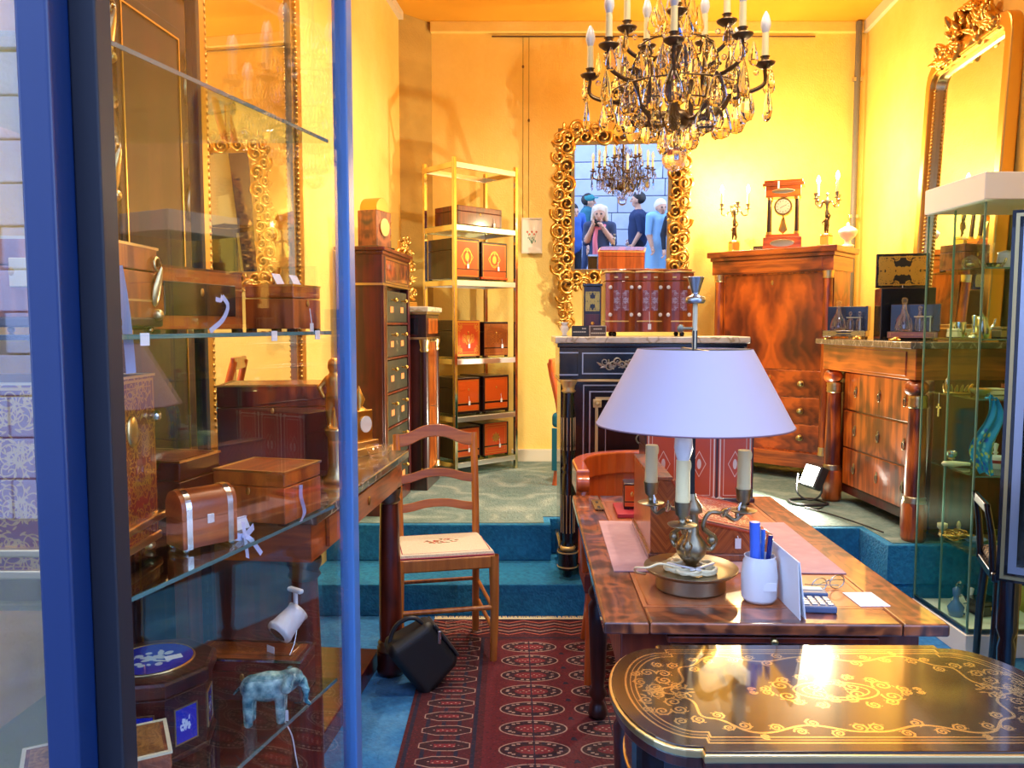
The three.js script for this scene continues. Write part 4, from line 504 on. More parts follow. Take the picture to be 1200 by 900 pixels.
{ // black framed showcase at the right edge
  const t = thing('framed_showcase', 'black framed glass showcase with brass fillet on an ebonised stand', 'display case', [1.855, 0, -2.38], -34 * D2R);
  const w = 0.62, d = 0.36, y0 = 0.62, h = 1.13, f = d / 2;
  part(t, 'case_frame', [...frame(w, h, 0.05, 0.04, 0, y0, f - 0.02), ...frame(w, h, 0.05, 0.04, 0, y0, -f + 0.02), box(0.05, 0.05, d, -w / 2 + 0.025, y0, 0), box(0.05, 0.05, d, w / 2 - 0.025, y0, 0), box(0.05, 0.05, d, -w / 2 + 0.025, y0 + h - 0.05, 0), box(0.05, 0.05, d, w / 2 - 0.025, y0 + h - 0.05, 0)], M.ebony); part(t, 'brass_fillet', frame(w - 0.02, h - 0.02, 0.01, 0.012, 0, y0 + 0.01, f + 0.002), M.brass); part(t, 'steel_fillet', frame(w - 0.06, h - 0.06, 0.022, 0.016, 0, y0 + 0.03, f + 0.002), M.steel); part(t, 'glass_front', box(w - 0.1, h - 0.1, 0.005, 0, y0 + 0.05, f - 0.01), M.caseGlass); part(t, 'glass_side', box(0.005, h - 0.1, d - 0.08, -w / 2 + 0.012, y0 + 0.05, 0), M.caseGlass); part(t, 'base_board', box(w - 0.02, 0.02, d - 0.02, 0, y0 + 0.05, 0), M.ebony); part(t, 'back_board', box(w - 0.06, h - 0.06, 0.012, 0, y0 + 0.03, -f + 0.03), M.ebony);
  for (const [x, z] of [[-1, -1], [1, -1], [-1, 1], [1, 1]]) part(t, 'leg', lathe([[0.016, 0], [0.022, 0.02], [0.018, 0.1], [0.026, 0.4], [0.02, 0.43], [0.03, 0.46], [0.03, 0.62]], x * (w / 2 - 0.035), 0, z * (f - 0.035), 12), M.ebony); part(t, 'stretcher', [box(w - 0.08, 0.02, 0.02, 0, 0.18, f - 0.035), box(w - 0.08, 0.02, 0.02, 0, 0.18, -f + 0.035)], M.ebony);
}
{ // small black stool with patterned seat by the display case
  const t = thing('ebonised_chair', 'small black chair with patterned seat beside the glass display case', 'chair', [1.98, 0, -2.98], 1.2);
  for (const [x, z] of [[-1, -1], [1, -1], [-1, 1], [1, 1]]) part(t, 'leg', taper([[x * 0.13, 0.46, z * 0.12], [x * 0.15, 0.25, z * 0.13], [x * 0.14, 0, z * 0.14]], 0.018, 0.012, 10, 8), M.ebony); part(t, 'seat_frame', box(0.32, 0.04, 0.3, 0, 0.45, 0, 0.01), M.ebony); part(t, 'seat', box(0.29, 0.04, 0.27, 0, 0.485, 0, 0.018), phys({ map: dtex(64, 64, (u, v) => (Math.sin(u * 60) * Math.sin(v * 60) > 0 ? [150, 130, 100] : [50, 40, 36]), true, 3), roughness: 0.9 }), 'dark patterned seat'); for (const s of [-1, 1]) part(t, 'back_post', taper([[s * 0.13, 0.47, -0.14], [s * 0.13, 0.62, -0.15], [s * 0.12, 0.74, -0.17]], 0.014, 0.011, 8, 8), M.ebony); part(t, 'back_rail', box(0.26, 0.04, 0.016, 0, 0.70, -0.165, 0.006), M.ebony);
}
{ // teal upholstered chair half hidden behind the black cabinet
  const t = thing('teal_chair', 'orange wood chair with teal upholstery behind the black cabinet', 'chair', [0.535, 0.356, -5.28], 1.25);
  const teal = phys({ color: lin(0.01, 0.16, 0.24), roughness: 0.85 });
  for (const s of [-1, 1]) { part(t, 'back_leg', taper([[s * 0.2, 0, -0.2], [s * 0.2, 0.3, -0.16], [s * 0.2, 0.5, -0.17], [s * 0.19, 0.72, -0.22], [s * 0.17, 0.80, -0.24]], 0.02, 0.026, 20, 8), M.armWood); part(t, 'front_leg', taper([[s * 0.21, 0, 0.2], [s * 0.21, 0.4, 0.2]], 0.014, 0.022, 8, 8), M.armWood); } part(t, 'crest_rail', box(0.40, 0.09, 0.03, 0, 0.74, -0.235, 0.012), M.armWood); part(t, 'splat', box(0.12, 0.28, 0.012, 0, 0.47, -0.2, 0.004), M.armWood); part(t, 'seat', box(0.46, 0.1, 0.44, 0, 0.38, 0, 0.03), teal, 'teal upholstered seat'); part(t, 'skirt', [box(0.46, 0.28, 0.012, 0, 0.10, 0.215, 0.004), box(0.012, 0.28, 0.43, -0.225, 0.10, 0, 0.004)], teal, 'teal cloth skirt');
}
{ // work light on the landing
  const t = thing('work_light', 'lit black floor work light aimed up from the landing', 'lamp', [1.75, 0.356, -4.62]);
  const h = new THREE.Group(); h.name = 'lamp_head'; h.position.set(0, 0.17, 0); h.rotation.set(0, -1.3, 0); t.add(h);
  const tilt = (g) => g.rotateX(-0.42);
  part(h, 'housing', tilt(box(0.15, 0.14, 0.06, 0, -0.07, -0.035, 0.012)), M.plastic); part(h, 'lamp_lens', tilt(box(0.12, 0.115, 0.004, 0, -0.0575, -0.003)), phys({ color: 0xffffff, emissive: lin(1, 0.93, 0.8), emissiveIntensity: 30 }), 'glowing white lens');
  const L = new THREE.RectAreaLight(lin(1, 0.9, 0.7), 1700, 0.12, 0.115); L.name = 'work_light_beam'; const n = V(0, 0, 1).applyAxisAngle(V(1, 0, 0), -0.42); L.position.copy(n).multiplyScalar(0.004); L.quaternion.setFromUnitVectors(V(0, 0, -1), V(0, 0, 1).applyAxisAngle(V(1, 0, 0), -0.42)); h.add(L);
  part(t, 'bracket', tube([[-0.05, 0.17, -0.05], [-0.06, 0.06, -0.02], [0, 0.02, 0], [0.05, 0.06, 0.05], [0.05, 0.17, 0.06]], 0.006, 24, 6), M.plastic); part(t, 'base', tube([[-0.09, 0.008, 0.07], [-0.09, 0.008, -0.06], [0.07, 0.008, -0.07], [0.09, 0.008, 0.06]], 0.008, 24, 6, true), M.plastic);
  solo('power_cable', tube([[1.80, 0.36, -4.52], [1.74, 0.36, -4.46], [1.68, 0.36, -4.50], [1.76, 0.36, -4.35], [1.83, 0.36, -4.15], [1.88, 0.36, -3.95]], 0.004, 40, 6), M.plastic, 'black power cable trailing from the work light past the column chest', 'cable');
}
{ // rug
  const W = 1024, H = 1536, rug = ctex(W, H, (x) => {
    x.fillStyle = '#46101c'; x.fillRect(0, 0, W, H); const R = rnd(9), navy = '#1c1630', pale = '#a88c80', red = '#74202a', dk = '#30101c';
    const gul = (cx, cy, a, b) => { x.fillStyle = dk; x.strokeStyle = pale; x.lineWidth = 4; x.beginPath(); x.ellipse(cx, cy, a, b, 0, 0, 6.3); x.fill(); x.stroke(); x.fillStyle = red; x.beginPath(); x.ellipse(cx, cy, a * 0.55, b * 0.5, 0, 0, 6.3); x.fill(); for (let i = 0; i < 26; i++) { const t = i / 26 * 6.283, q = 0.78; x.fillStyle = i % 3 ? pale : navy; x.fillRect(cx + a * q * Math.cos(t) - 5, cy + b * q * Math.sin(t) - 4, 9, 6); } x.fillStyle = pale; for (let i = 0; i < 10; i++) x.fillRect(cx - 40 + i * 8, cy - 6 + (i % 2) * 8, 5, 4); };
    x.strokeStyle = navy; x.lineWidth = 10; for (let k = 0; k < 5; k++) x.strokeRect(14 + k * 40, 14 + k * 40, W - 28 - k * 80, H - 28 - k * 80);
    for (let y = 40; y < H; y += 74) { for (const cx of [104, W - 104]) { x.fillStyle = dk; x.strokeStyle = pale; x.lineWidth = 3; x.beginPath(); for (let i = 0; i < 8; i++) { const t = (i + 0.5) * PI / 4; x[i ? 'lineTo' : 'moveTo'](cx + 66 * Math.cos(t), y + 26 * Math.sin(t)); } x.closePath(); x.fill(); x.stroke(); x.fillStyle = red; x.fillRect(cx - 26, y - 8, 52, 16); x.fillStyle = pale; for (let i = 0; i < 7; i++) x.fillRect(cx - 34 + i * 11, y - 3 + (i % 2) * 5, 5, 3); } }
    x.fillStyle = '#5c1420'; x.fillRect(196, 196, W - 392, H - 392); for (let y = 250, r = 0; y < H - 210; y += 104, r++) for (let cx = 320; cx < W - 200; cx += 196) { gul(cx, y, 84, 40); x.fillStyle = navy; for (let i = 0; i < 5; i++) x.fillRect(cx + 94 - i, y + 44 + i * 3, 8 + 2 * i, 3); } x.strokeStyle = navy; x.lineWidth = 3; for (let cx = 320; cx < W - 200; cx += 196) { x.beginPath(); x.moveTo(cx, 200); x.lineTo(cx, H - 200); x.stroke(); }
    for (let i = 0; i < 5; i++) { x.strokeStyle = i % 2 ? pale : '#b05a4a'; x.lineWidth = 7; x.beginPath(); for (let k = 0; k <= 20; k++) x[k ? 'lineTo' : 'moveTo'](k * W / 20, 30 + i * 26 + (k % 2 ? 14 : -10)); x.stroke(); }
    for (let i = 0; i < 26000; i++) { x.fillStyle = ['rgba(20,8,14,.4)', 'rgba(150,50,50,.3)', 'rgba(60,30,70,.3)'][(R() * 3) | 0]; x.fillRect(R() * W, R() * H, 4, 3); }
  });
  const t = thing('oriental_rug', 'dark red oriental rug with rows of medallions and cream fringe', 'rug', [0.34, 0, -2.66]); part(t, 'pile', planar(box(1.42, 0.010, 2.06, 0, 0.001, 0), 'xz'), phys({ map: rug, roughness: 0.95, sheen: 0.3, bumpMap: noiseBump, bumpScale: 0.002 }));
  const fr = [], R = rnd(6); for (let i = 0; i < 150; i++) { const x = -0.71 + (i + 0.5) * 1.42 / 150; fr.push(taper([[x, 0.008, -1.03], [x + (R() - 0.5) * 0.008, 0.012, -1.05], [x + (R() - 0.5) * 0.014, 0.005, -1.072]], 0.0045, 0.002, 4, 5)); } const fm = part(t, 'fringe', fr, M.cream, 'cream knotted fringe'); fm.userData.kind = 'stuff'; part(t, 'selvedge', box(1.42, 0.011, 0.02, 0, 0.001, -1.03, 0.003), M.cream);
}
{ // black bag
  const t = thing('shoulder_bag', 'black soft shoulder bag leaning on the table column', 'bag', [-0.345, 0.0, -2.99]), n = V();
  const g = new RoundedBoxGeometry(0.24, 0.20, 0.13, 4, 0.035); const p = g.attributes.position; for (let i = 0; i < p.count; i++) { n.fromBufferAttribute(p, i); p.setXYZ(i, n.x * (1 - 0.12 * n.y / 0.1) + 0.006 * Math.sin(n.y * 40), n.y, n.z * (1 - 0.2 * n.y / 0.1)); } g.computeVertexNormals(); g.rotateZ(-0.95).rotateY(0.35).translate(0, 0.137, 0);
  part(t, 'bag_body', g, M.black); part(t, 'flap', box(0.17, 0.012, 0.10, 0, 0.094, 0, 0.006).rotateZ(-0.95).rotateY(0.35).translate(0, 0.137, 0), M.plastic); part(t, 'strap', tube([[0.02, 0.24, 0.01], [-0.03, 0.29, 0.03], [-0.09, 0.27, 0.04], [-0.12, 0.2, 0.05], [-0.09, 0.13, 0.07]], 0.009, 24, 6), M.plastic); part(t, 'zip_pull', box(0.012, 0.05, 0.004, 0.07, 0.2, 0.06, 0.002).rotateZ(0), M.silver);
}
// ---------- inlaid fronts ----------
const F = {};
F.boulle = inlay(512, 512, '#7c1810', (x, w, h) => { x.lineWidth = 4; rectLine(x, 10, w, h, 8); rectLine(x, 30, w, h, 3); x.lineWidth = 4; arabesque(x, w, h, 5, 30, 0.06); });
F.ornate = inlay(384, 384, '#b83c10', (x, w, h) => { rectLine(x, 14, w, h, 20); rectLine(x, 44, w, h, 4); x.lineWidth = 5; curl(x, w / 2, h / 2, 60, 1.5, 1); curl(x, w / 2, h / 2, 60, 1.5, -1, 3); arabesque(x, w, h, 15, 4, 0.08); x.beginPath(); x.ellipse(w / 2, h / 2, 26, 40, 0, 0, 6.3); x.fill(); });
const black = (bands) => (x, w, h) => { x.fillStyle = '#180806'; for (const [a, b, c, d] of bands) x.fillRect(a * w, b * h, c * w, d * h); };
F.medal = inlay(384, 384, '#c04a12', (x, w, h) => { rectLine(x, 22, w, h, 4); x.lineWidth = 8; x.beginPath(); x.ellipse(w / 2, h * 0.46, 66, 84, 0, 0, 6.3); x.stroke(); x.beginPath(); x.moveTo(w / 2 - 90, h * 0.46); x.quadraticCurveTo(w / 2, h * 0.1, w / 2 + 90, h * 0.46); x.quadraticCurveTo(w / 2, h * 0.82, w / 2 - 90, h * 0.46); x.stroke(); x.beginPath(); x.ellipse(w / 2, h * 0.46, 30, 42, 0, 0, 6.3); x.fill(); }, { over: black([[0, 0, 1, 0.04], [0, 0.96, 1, 0.04], [0, 0, 0.04, 1], [0.96, 0, 0.04, 1], [0, 0.76, 1, 0.025]]) });
F.plain = inlay(256, 256, '#cc5214', (x, w, h) => { rectLine(x, 20, w, h, 4); x.fillRect(20, 178, w - 40, 4); }, { over: black([[0, 0, 1, 0.05], [0, 0.94, 1, 0.06], [0, 0, 0.05, 1], [0.95, 0, 0.05, 1], [0, 0.72, 1, 0.05]]) });
F.rosette = inlay(256, 256, '#cc4c12', (x, w, h) => { rectLine(x, 16, w, h, 4); rectLine(x, 34, w, h, 3); for (let k = 0; k < 8; k++) { x.save(); x.translate(w / 2, h * 0.46); x.rotate(k * PI / 4); x.beginPath(); x.ellipse(0, 22, 9, 20, 0, 0, 6.3); x.fill(); x.restore(); } x.fillRect(16, 190, w - 32, 4); }, { over: black([[0, 0.70, 1, 0.04], [0, 0, 0.05, 1], [0.95, 0, 0.05, 1]]) });
F.marq = inlay(256, 256, '#8c4a1e', (x, w, h) => { rectLine(x, 14, w, h, 4); x.lineWidth = 2; arabesque(x, w, h, 25, 6, 0.06); }, { metal: '#c88c48', over: black([[0, 0, 1, 0.05], [0, 0.76, 1, 0.03]]) });
F.gilded = inlay(512, 320, '#1c120a', (x, w, h) => { x.lineWidth = 5; rectLine(x, 12, w, h, 14); arabesque(x, w, h, 35, 26, 0.075); }, { metal: '#d8a848' });
F.liqueur = inlay(512, 384, '#b8481a', (x, w, h) => { for (let k = 0; k < 3; k++) { const x0 = k * w / 3 + 14, ww = w / 3 - 28; x.lineWidth = 7; x.strokeRect(x0, 16, ww, h - 32); x.lineWidth = 3; x.strokeRect(x0 + 18, 34, ww - 36, h - 68); for (const [a, b] of [[0, 0], [1, 0], [0, 1], [1, 1]]) { x.beginPath(); x.arc(x0 + a * ww, 16 + b * (h - 32), 13, 0, 6.3); x.fill(); } const cx = x0 + ww / 2, cy = h / 2; x.lineWidth = 3; x.beginPath(); x.moveTo(cx, cy - 64); x.lineTo(cx + 32, cy); x.lineTo(cx, cy + 64); x.lineTo(cx - 32, cy); x.closePath(); x.stroke(); x.beginPath(); x.ellipse(cx, cy, 10, 26, 0, 0, 6.3); x.fill(); } }, { metal: '#e6dcc0', over: (x, w, h) => { x.fillStyle = 'rgba(30,6,4,.85)'; for (let k = 0; k < 4; k++) x.fillRect(k * w / 3 - 6, 0, 12, h); } });
F.flowers = inlay(384, 384, '#a8441a', (x, w, h) => { rectLine(x, 12, w, h, 5); x.lineWidth = 4; arabesque(x, w, h, 65, 9, 0.08); curl(x, w / 2, h / 2, 50, 1.5, 1); curl(x, w / 2, h / 2, 50, 1.5, -1, 3); }, { metal: '#ead8bc' });
F.lace = inlay(256, 256, '#8a3214', (x, w, h) => { x.lineWidth = 2; arabesque(x, w, h, 45, 14, 0.05); for (let i = 0; i < 8; i++) for (let j = 0; j < 8; j++) { x.beginPath(); x.arc(40 + i * 25, 40 + j * 25, 8, 0, 6.3); x.stroke(); } }, { metal: '#cfc2b4' });
M.chevron = polish(dtex(256, 256, (u, v) => { const k = Math.floor(u * 4), a = u * 4 - k, q = (k % 2 ? a : 1 - a) + v * 3, s = fbm(q * 26, u * 3, 61, 3); return mix([206, 116, 52], [138, 62, 24], clamp(s * 1.2 - 0.1 + 0.18 * (Math.floor(q * 6) % 2))); }, true, 4.2));
const tagString = (x, y, z, l = 0.05) => [tube([[x, y, z], [x + 0.001, y - l, z + 0.004]], 0.0012, 4, 5), box(0.016, 0.028, 0.001, x + 0.001, y - l - 0.028, z + 0.004)];
function strip(pts, w) { const c = curve(pts), n = 16, pos = [], idx = []; for (let i = 0; i <= n; i++) { const p = c.getPointAt(i / n), t = c.getTangentAt(i / n), s = V(0, 0, 1).cross(t); if (s.length() < 0.1) s.set(1, 0, 0); s.normalize().multiplyScalar(w / 2); pos.push(p.x - s.x, p.y - s.y, p.z - s.z, p.x + s.x, p.y + s.y, p.z + s.z); if (i < n) { const k = i * 2; idx.push(k, k + 1, k + 2, k + 1, k + 3, k + 2); } } const g = new THREE.BufferGeometry(); g.setAttribute('position', new THREE.Float32BufferAttribute(pos, 3)); g.setIndex(idx); g.computeVertexNormals(); g.setAttribute('uv', new THREE.Float32BufferAttribute(new Float32Array(pos.length / 3 * 2), 2)); return g; }
function casket(name, label, pos, rot, w, h, d, o = {}) {   // a lidded box: body, lid, base, feet, front, trims
  const t = thing(name, label, o.category || 'box', pos, rot, o.group), m = o.mat || M.mahogany, ft = o.feet ?? 0.008, lid = o.lid ?? h * 0.28, yb = ft, yl = h - lid, f = d / 2;
  part(t, 'body', box(w, yl - yb - 0.0015, d, 0, yb, 0, 0.003), m, null, o.turn); part(t, 'lid', box(w, lid, d, 0, yl, 0, o.round ?? 0.004), m, null, o.turn);
  if (o.front) part(t, 'inlaid_front', planar(box(w * 0.985, h - ft - 0.006, 0.003, 0, ft + 0.003, f)), o.front, 'inlaid front');
  if (o.sideFront) part(t, 'inlaid_side', planar(box(0.003, h - ft - 0.006, d * 0.97, w / 2, ft + 0.003, 0), 'zy'), o.sideFront, 'inlaid side');
  if (o.top) part(t, 'inlaid_lid', planar(box(w * 0.9, 0.0025, d * 0.88, 0, h - 0.0005, 0), 'xz'), o.top, 'inlaid lid panel');
  if (o.base) part(t, 'base_moulding', box(w + 0.012, 0.018, d + 0.012, 0, ft, 0, 0.005), o.base);
  if (o.edge) part(t, 'lid_edging', frame(w + 0.003, d + 0.003, 0.007, 0.005).map((g) => g.rotateX(-PI / 2).translate(0, h - 0.001, d / 2)), o.edge);
  if (ft > 0.002) for (const [x, z] of [[-1, 1], [1, 1], [-1, -1], [1, -1]]) part(t, 'foot', o.ball ? sph(ft * 0.62, x * (w / 2 - 0.014), ft * 0.5, z * (f - 0.014), 1, 0.8, 1, 10) : box(0.018, ft, 0.018, x * (w / 2 - 0.01), 0, z * (f - 0.01)), o.footMat || M.ebony);
  if (o.key !== false) part(t, 'escutcheon', sph(0.006, 0, yl - 0.012, f + 0.002, 1, 1.5, 0.35), M.gilt);
  if (o.tag) part(t, 'price_tag', tagString(o.tagX ?? 0, Math.min(yl, h * 0.5), f + 0.006, 0.035), M.card, 'white price tag on a string');
  if (o.handle) part(t, 'handle', tube([[-0.03, h, 0], [-0.025, h + 0.018, 0], [0.025, h + 0.018, 0], [0.03, h, 0]], 0.003, 14, 6), M.brass);
  return t;
}
// boxes on the corner shelf stand
const onStand = (i, x, z = 0) => etag(x, ETY[i], z), G1 = 'boxes on the corner shelf stand';
casket('jewel_box', 'flat mahogany box alone on the highest glass shelf of the stand', onStand(4, -0.02), ET.r, 0.40, 0.135, 0.26, { mat: M.mahogany, tag: 1, tagX: 0.12, group: G1 });
casket('decanter_box', 'dark sided box with brass medallion, next to another, on the shelf stand', onStand(3, -0.155), ET.r, 0.22, 0.28, 0.30, { mat: M.dark, front: F.medal, tag: 1, group: G1 });
casket('decanter_box', 'orange box with brass medallion and plain orange base on the shelf stand', onStand(3, 0.10), ET.r, 0.235, 0.27, 0.28, { mat: M.dark, front: F.medal, base: M.redwood, tag: 1, tagX: 0.03, group: G1 });
casket('decanter_box', 'red box covered in brass scrolls on the shelf stand', onStand(2, -0.14), ET.r, 0.21, 0.26, 0.28, { mat: M.dark, front: F.ornate, tag: 1, group: G1 });
casket('decanter_box', 'brown marquetry box next to the brass scroll box on the shelf stand', onStand(2, 0.12), ET.r, 0.225, 0.25, 0.27, { mat: M.dark, front: F.marq, tag: 1, tagX: 0.05, group: G1 });
casket('decanter_box', 'plain orange veneered box with black edges, next to a wider one, above the rosette box', onStand(1, -0.14), ET.r, 0.21, 0.26, 0.28, { mat: M.dark, front: F.plain, tag: 1, group: G1 });
casket('decanter_box', 'wide orange veneered box with black bands directly above the rosette box', onStand(1, 0.12), ET.r, 0.24, 0.265, 0.27, { mat: M.dark, front: F.plain, tag: 1, tagX: 0.04, group: G1 });
casket('decanter_box', 'orange box with black band on the lowest shelf of the stand', onStand(0, -0.14), ET.r, 0.22, 0.235, 0.27, { mat: M.dark, front: F.plain, tag: 1, group: G1 });
casket('decanter_box', 'orange box with pale rosette on the lowest shelf of the stand', onStand(0, 0.12), ET.r, 0.24, 0.24, 0.26, { mat: M.dark, front: F.rosette, tag: 1, tagX: 0.03, group: G1 });
{ // framed flower print
  const t = thing('flower_print', 'small framed flower print on the back wall by the shelf stand', 'picture', [0.15, 1.945, -6.065]); part(t, 'picture_frame', frame(0.155, 0.265, 0.010, 0.018), M.paleTrim); part(t, 'print', planar(box(0.137, 0.247, 0.004, 0, 0.009, 0.002)), phys({ map: ctex(160, 280, (x) => { x.fillStyle = '#eee2cc'; x.fillRect(0, 0, 160, 280); x.strokeStyle = '#4a7a5a'; x.lineWidth = 3; for (let i = 0; i < 5; i++) { x.beginPath(); x.moveTo(80, 210); x.quadraticCurveTo(60 + i * 12, 160, 40 + i * 20, 110 + (i % 2) * 20); x.stroke(); } x.fillStyle = '#c86a50'; for (let i = 0; i < 5; i++) { x.beginPath(); x.arc(40 + i * 20, 108 + (i % 2) * 20, 9, 0, 6.3); x.fill(); } x.fillStyle = '#4a8068'; for (let i = 0; i < 6; i++) { x.beginPath(); x.ellipse(50 + i * 12, 160 + (i % 3) * 14, 10, 4, i, 0, 6.3); x.fill(); } }), roughness: 0.8 }), 'faded flower print');
}
// on the black cabinet
const CT = 1.35;
{ const t = thing('liqueur_box', 'wide triple-bowed rosewood liqueur box with pearl studs on the black cabinet', 'box', [0.682, CT, -4.06]), w = 0.43, d = 0.2, y0 = 0.022; const bow = (k) => { const p = [[-w / 2 - k, d / 2], [-w / 2 - k, -d / 2 + 0.02]]; for (let s = 0; s < 3; s++) for (let i = 0; i <= 8; i++) p.push([-w / 2 - k + (w + 2 * k) * (s + i / 8) / 3, -d / 2 - (0.028 + k) * Math.sin(PI * i / 8)]); p.push([w / 2 + k, d / 2]); return p; };
  part(t, 'body', slab(bow(0), 0.25, y0, 0.002), M.liqueur); part(t, 'lid', slab(bow(0.001), 0.04, y0 + 0.252, 0.003), M.liqueur); part(t, 'brass_lid_edge', slab(bow(0.008), 0.008, y0 + 0.292, 0.002), M.giltSoft); part(t, 'lid_cap', slab(bow(-0.01), 0.01, y0 + 0.30, 0.004), M.liqueur); part(t, 'brass_line', slab(bow(0.003), 0.006, y0 + 0.05, 0.001), M.giltSoft);
  for (let s = 0; s < 3; s++) { const x = (s - 1) * w / 3, z = d / 2 + 0.028; part(t, 'lace_panel', planar(box(0.075, 0.10, 0.004, x, y0 + 0.105, z - 0.0005)), F.lace, 'pale lace-like inlay'); for (const a of [-1, 1]) for (const b of [0, 1]) part(t, 'pearl_stud', sph(0.01, x + a * 0.052, y0 + 0.085 + b * 0.135, z - 0.011, 1, 1, 0.5, 10), M.white); part(t, 'name_band', box(0.07, 0.008, 0.003, x, y0 + 0.265, z + 0.0005), M.giltSoft); } for (const [x, z] of [[-1, 1], [1, 1], [-1, -1], [1, -1]]) part(t, 'foot', sph(0.013, x * 0.17, 0.011, z * 0.07), M.ebony); part(t, 'price_tag', tagString(-0.005, y0 + 0.10, d / 2 + 0.036, 0.06), M.card, 'white price tag'); }
{ const t = thing('miniature_cabinet', 'tiny black cabinet with gilt panel beside the bowed liqueur box', 'box', [0.405, CT, -4.06]); part(t, 'body', box(0.088, 0.25, 0.1, 0, 0, 0, 0.003), M.dark); part(t, 'gilt_panel', planar(box(0.072, 0.1, 0.004, 0, 0.125, 0.05)), F.gilded, 'gilt panel'); part(t, 'cornice', box(0.1, 0.014, 0.11, 0, 0.25, 0, 0.003), M.ebony); part(t, 'lower_door', box(0.072, 0.09, 0.006, 0, 0.02, 0.05, 0.002), M.mahogany); part(t, 'knob', sph(0.009, 0, 0.065, 0.058), M.gilt); }
for (const [x, l, two] of [[0.333, 'small dark notice plate partly behind another on the black cabinet', 0], [0.418, 'small dark notice plate with pale frame on the black cabinet', 1]]) { const t = thing('notice_plate', l, 'sign', [x, CT, -3.885 + two * 0.012]); part(t, 'plate', planar(box(0.082, 0.053, 0.006, 0, 0, 0)), phys({ map: ctex(164, 106, (c) => { c.fillStyle = two ? '#5a4a40' : '#3a3c3c'; c.fillRect(0, 0, 164, 106); c.fillStyle = '#e0d8c4'; for (const [a, b, n] of two ? [[40, 26, 6], [16, 66, 10]] : [[100, 22, 3], [14, 54, 9]]) for (let i = 0; i < n; i++) c.fillRect(a + i * 14, b, 10, 12); if (two) { c.strokeStyle = '#d8c8b8'; c.lineWidth = 6; c.strokeRect(3, 3, 158, 100); } }), roughness: 0.5 })); part(t, 'stand', box(0.05, 0.02, 0.02, 0, 0, -0.012), M.plastic); }
{ const t = thing('porcelain_vase', 'tiny white and gilt porcelain vase at the end of the black cabinet', 'vase', [0.262, CT, -3.97]); part(t, 'vase_body', lathe([[0.001, 0], [0.018, 0.001], [0.01, 0.012], [0.022, 0.035], [0.018, 0.05], [0.012, 0.058], [0.02, 0.068], [0.018, 0.07], [0.001, 0.06]]), M.white); for (const s of [-1, 1]) part(t, 'gilt_handle', tube([[s * 0.012, 0.06, 0], [s * 0.03, 0.055, 0], [s * 0.02, 0.03, 0]], 0.003, 10, 6), M.gilt); }
// on the drop-front desk
const ST = 1.921, onDesk = (lx, lz) => { const c = Math.cos(-42 * D2R), s = Math.sin(-42 * D2R); return [1.879 + lx * c + lz * s, ST, -5.594 - lx * s + lz * c]; };
function putto(h) { const k = h / 1.5, q = (x, y, z) => [x * k, y * k, z * k]; return blend([[q(0, 1.28, 0), q(0, 1.34, 0.02), 0.14 * k, 0.13 * k], [q(0, 1.0, 0), q(0, 0.7, 0), 0.17 * k, 0.17 * k], [q(0, 1.15, 0), q(0, 1.0, 0), 0.08 * k, 0.15 * k], [q(0.12, 1.05, 0), q(0.28, 1.3, 0.05), 0.07 * k, 0.05 * k], [q(0.28, 1.3, 0.05), q(0.16, 1.52, 0.02), 0.05 * k, 0.04 * k], [q(-0.14, 1.03, 0), q(-0.3, 0.85, 0.08), 0.07 * k, 0.05 * k], [q(-0.3, 0.85, 0.08), q(-0.2, 0.66, 0.14), 0.05 * k, 0.04 * k], [q(0.08, 0.62, 0), q(0.12, 0.3, 0.1), 0.12 * k, 0.08 * k], [q(0.12, 0.3, 0.1), q(0.1, 0.04, 0), 0.08 * k, 0.05 * k], [q(-0.08, 0.62, 0), q(-0.12, 0.3, -0.02), 0.12 * k, 0.08 * k], [q(-0.12, 0.3, -0.02), q(-0.12, 0.04, -0.06), 0.08 * k, 0.05 * k], [q(0.1, 0.03, 0), q(0.11, 0.03, 0.12), 0.05 * k, 0.04 * k], [q(-0.12, 0.03, -0.06), q(-0.13, 0.03, 0.06), 0.05 * k, 0.04 * k]], q(-0.45, -0.05, -0.3), q(0.45, 1.6, 0.3), 0.032 * k); }
const puttoG = putto(0.135);
M.lit = phys({ color: 0xffffff, emissive: lin(1, 0.86, 0.58), emissiveIntensity: 9 });
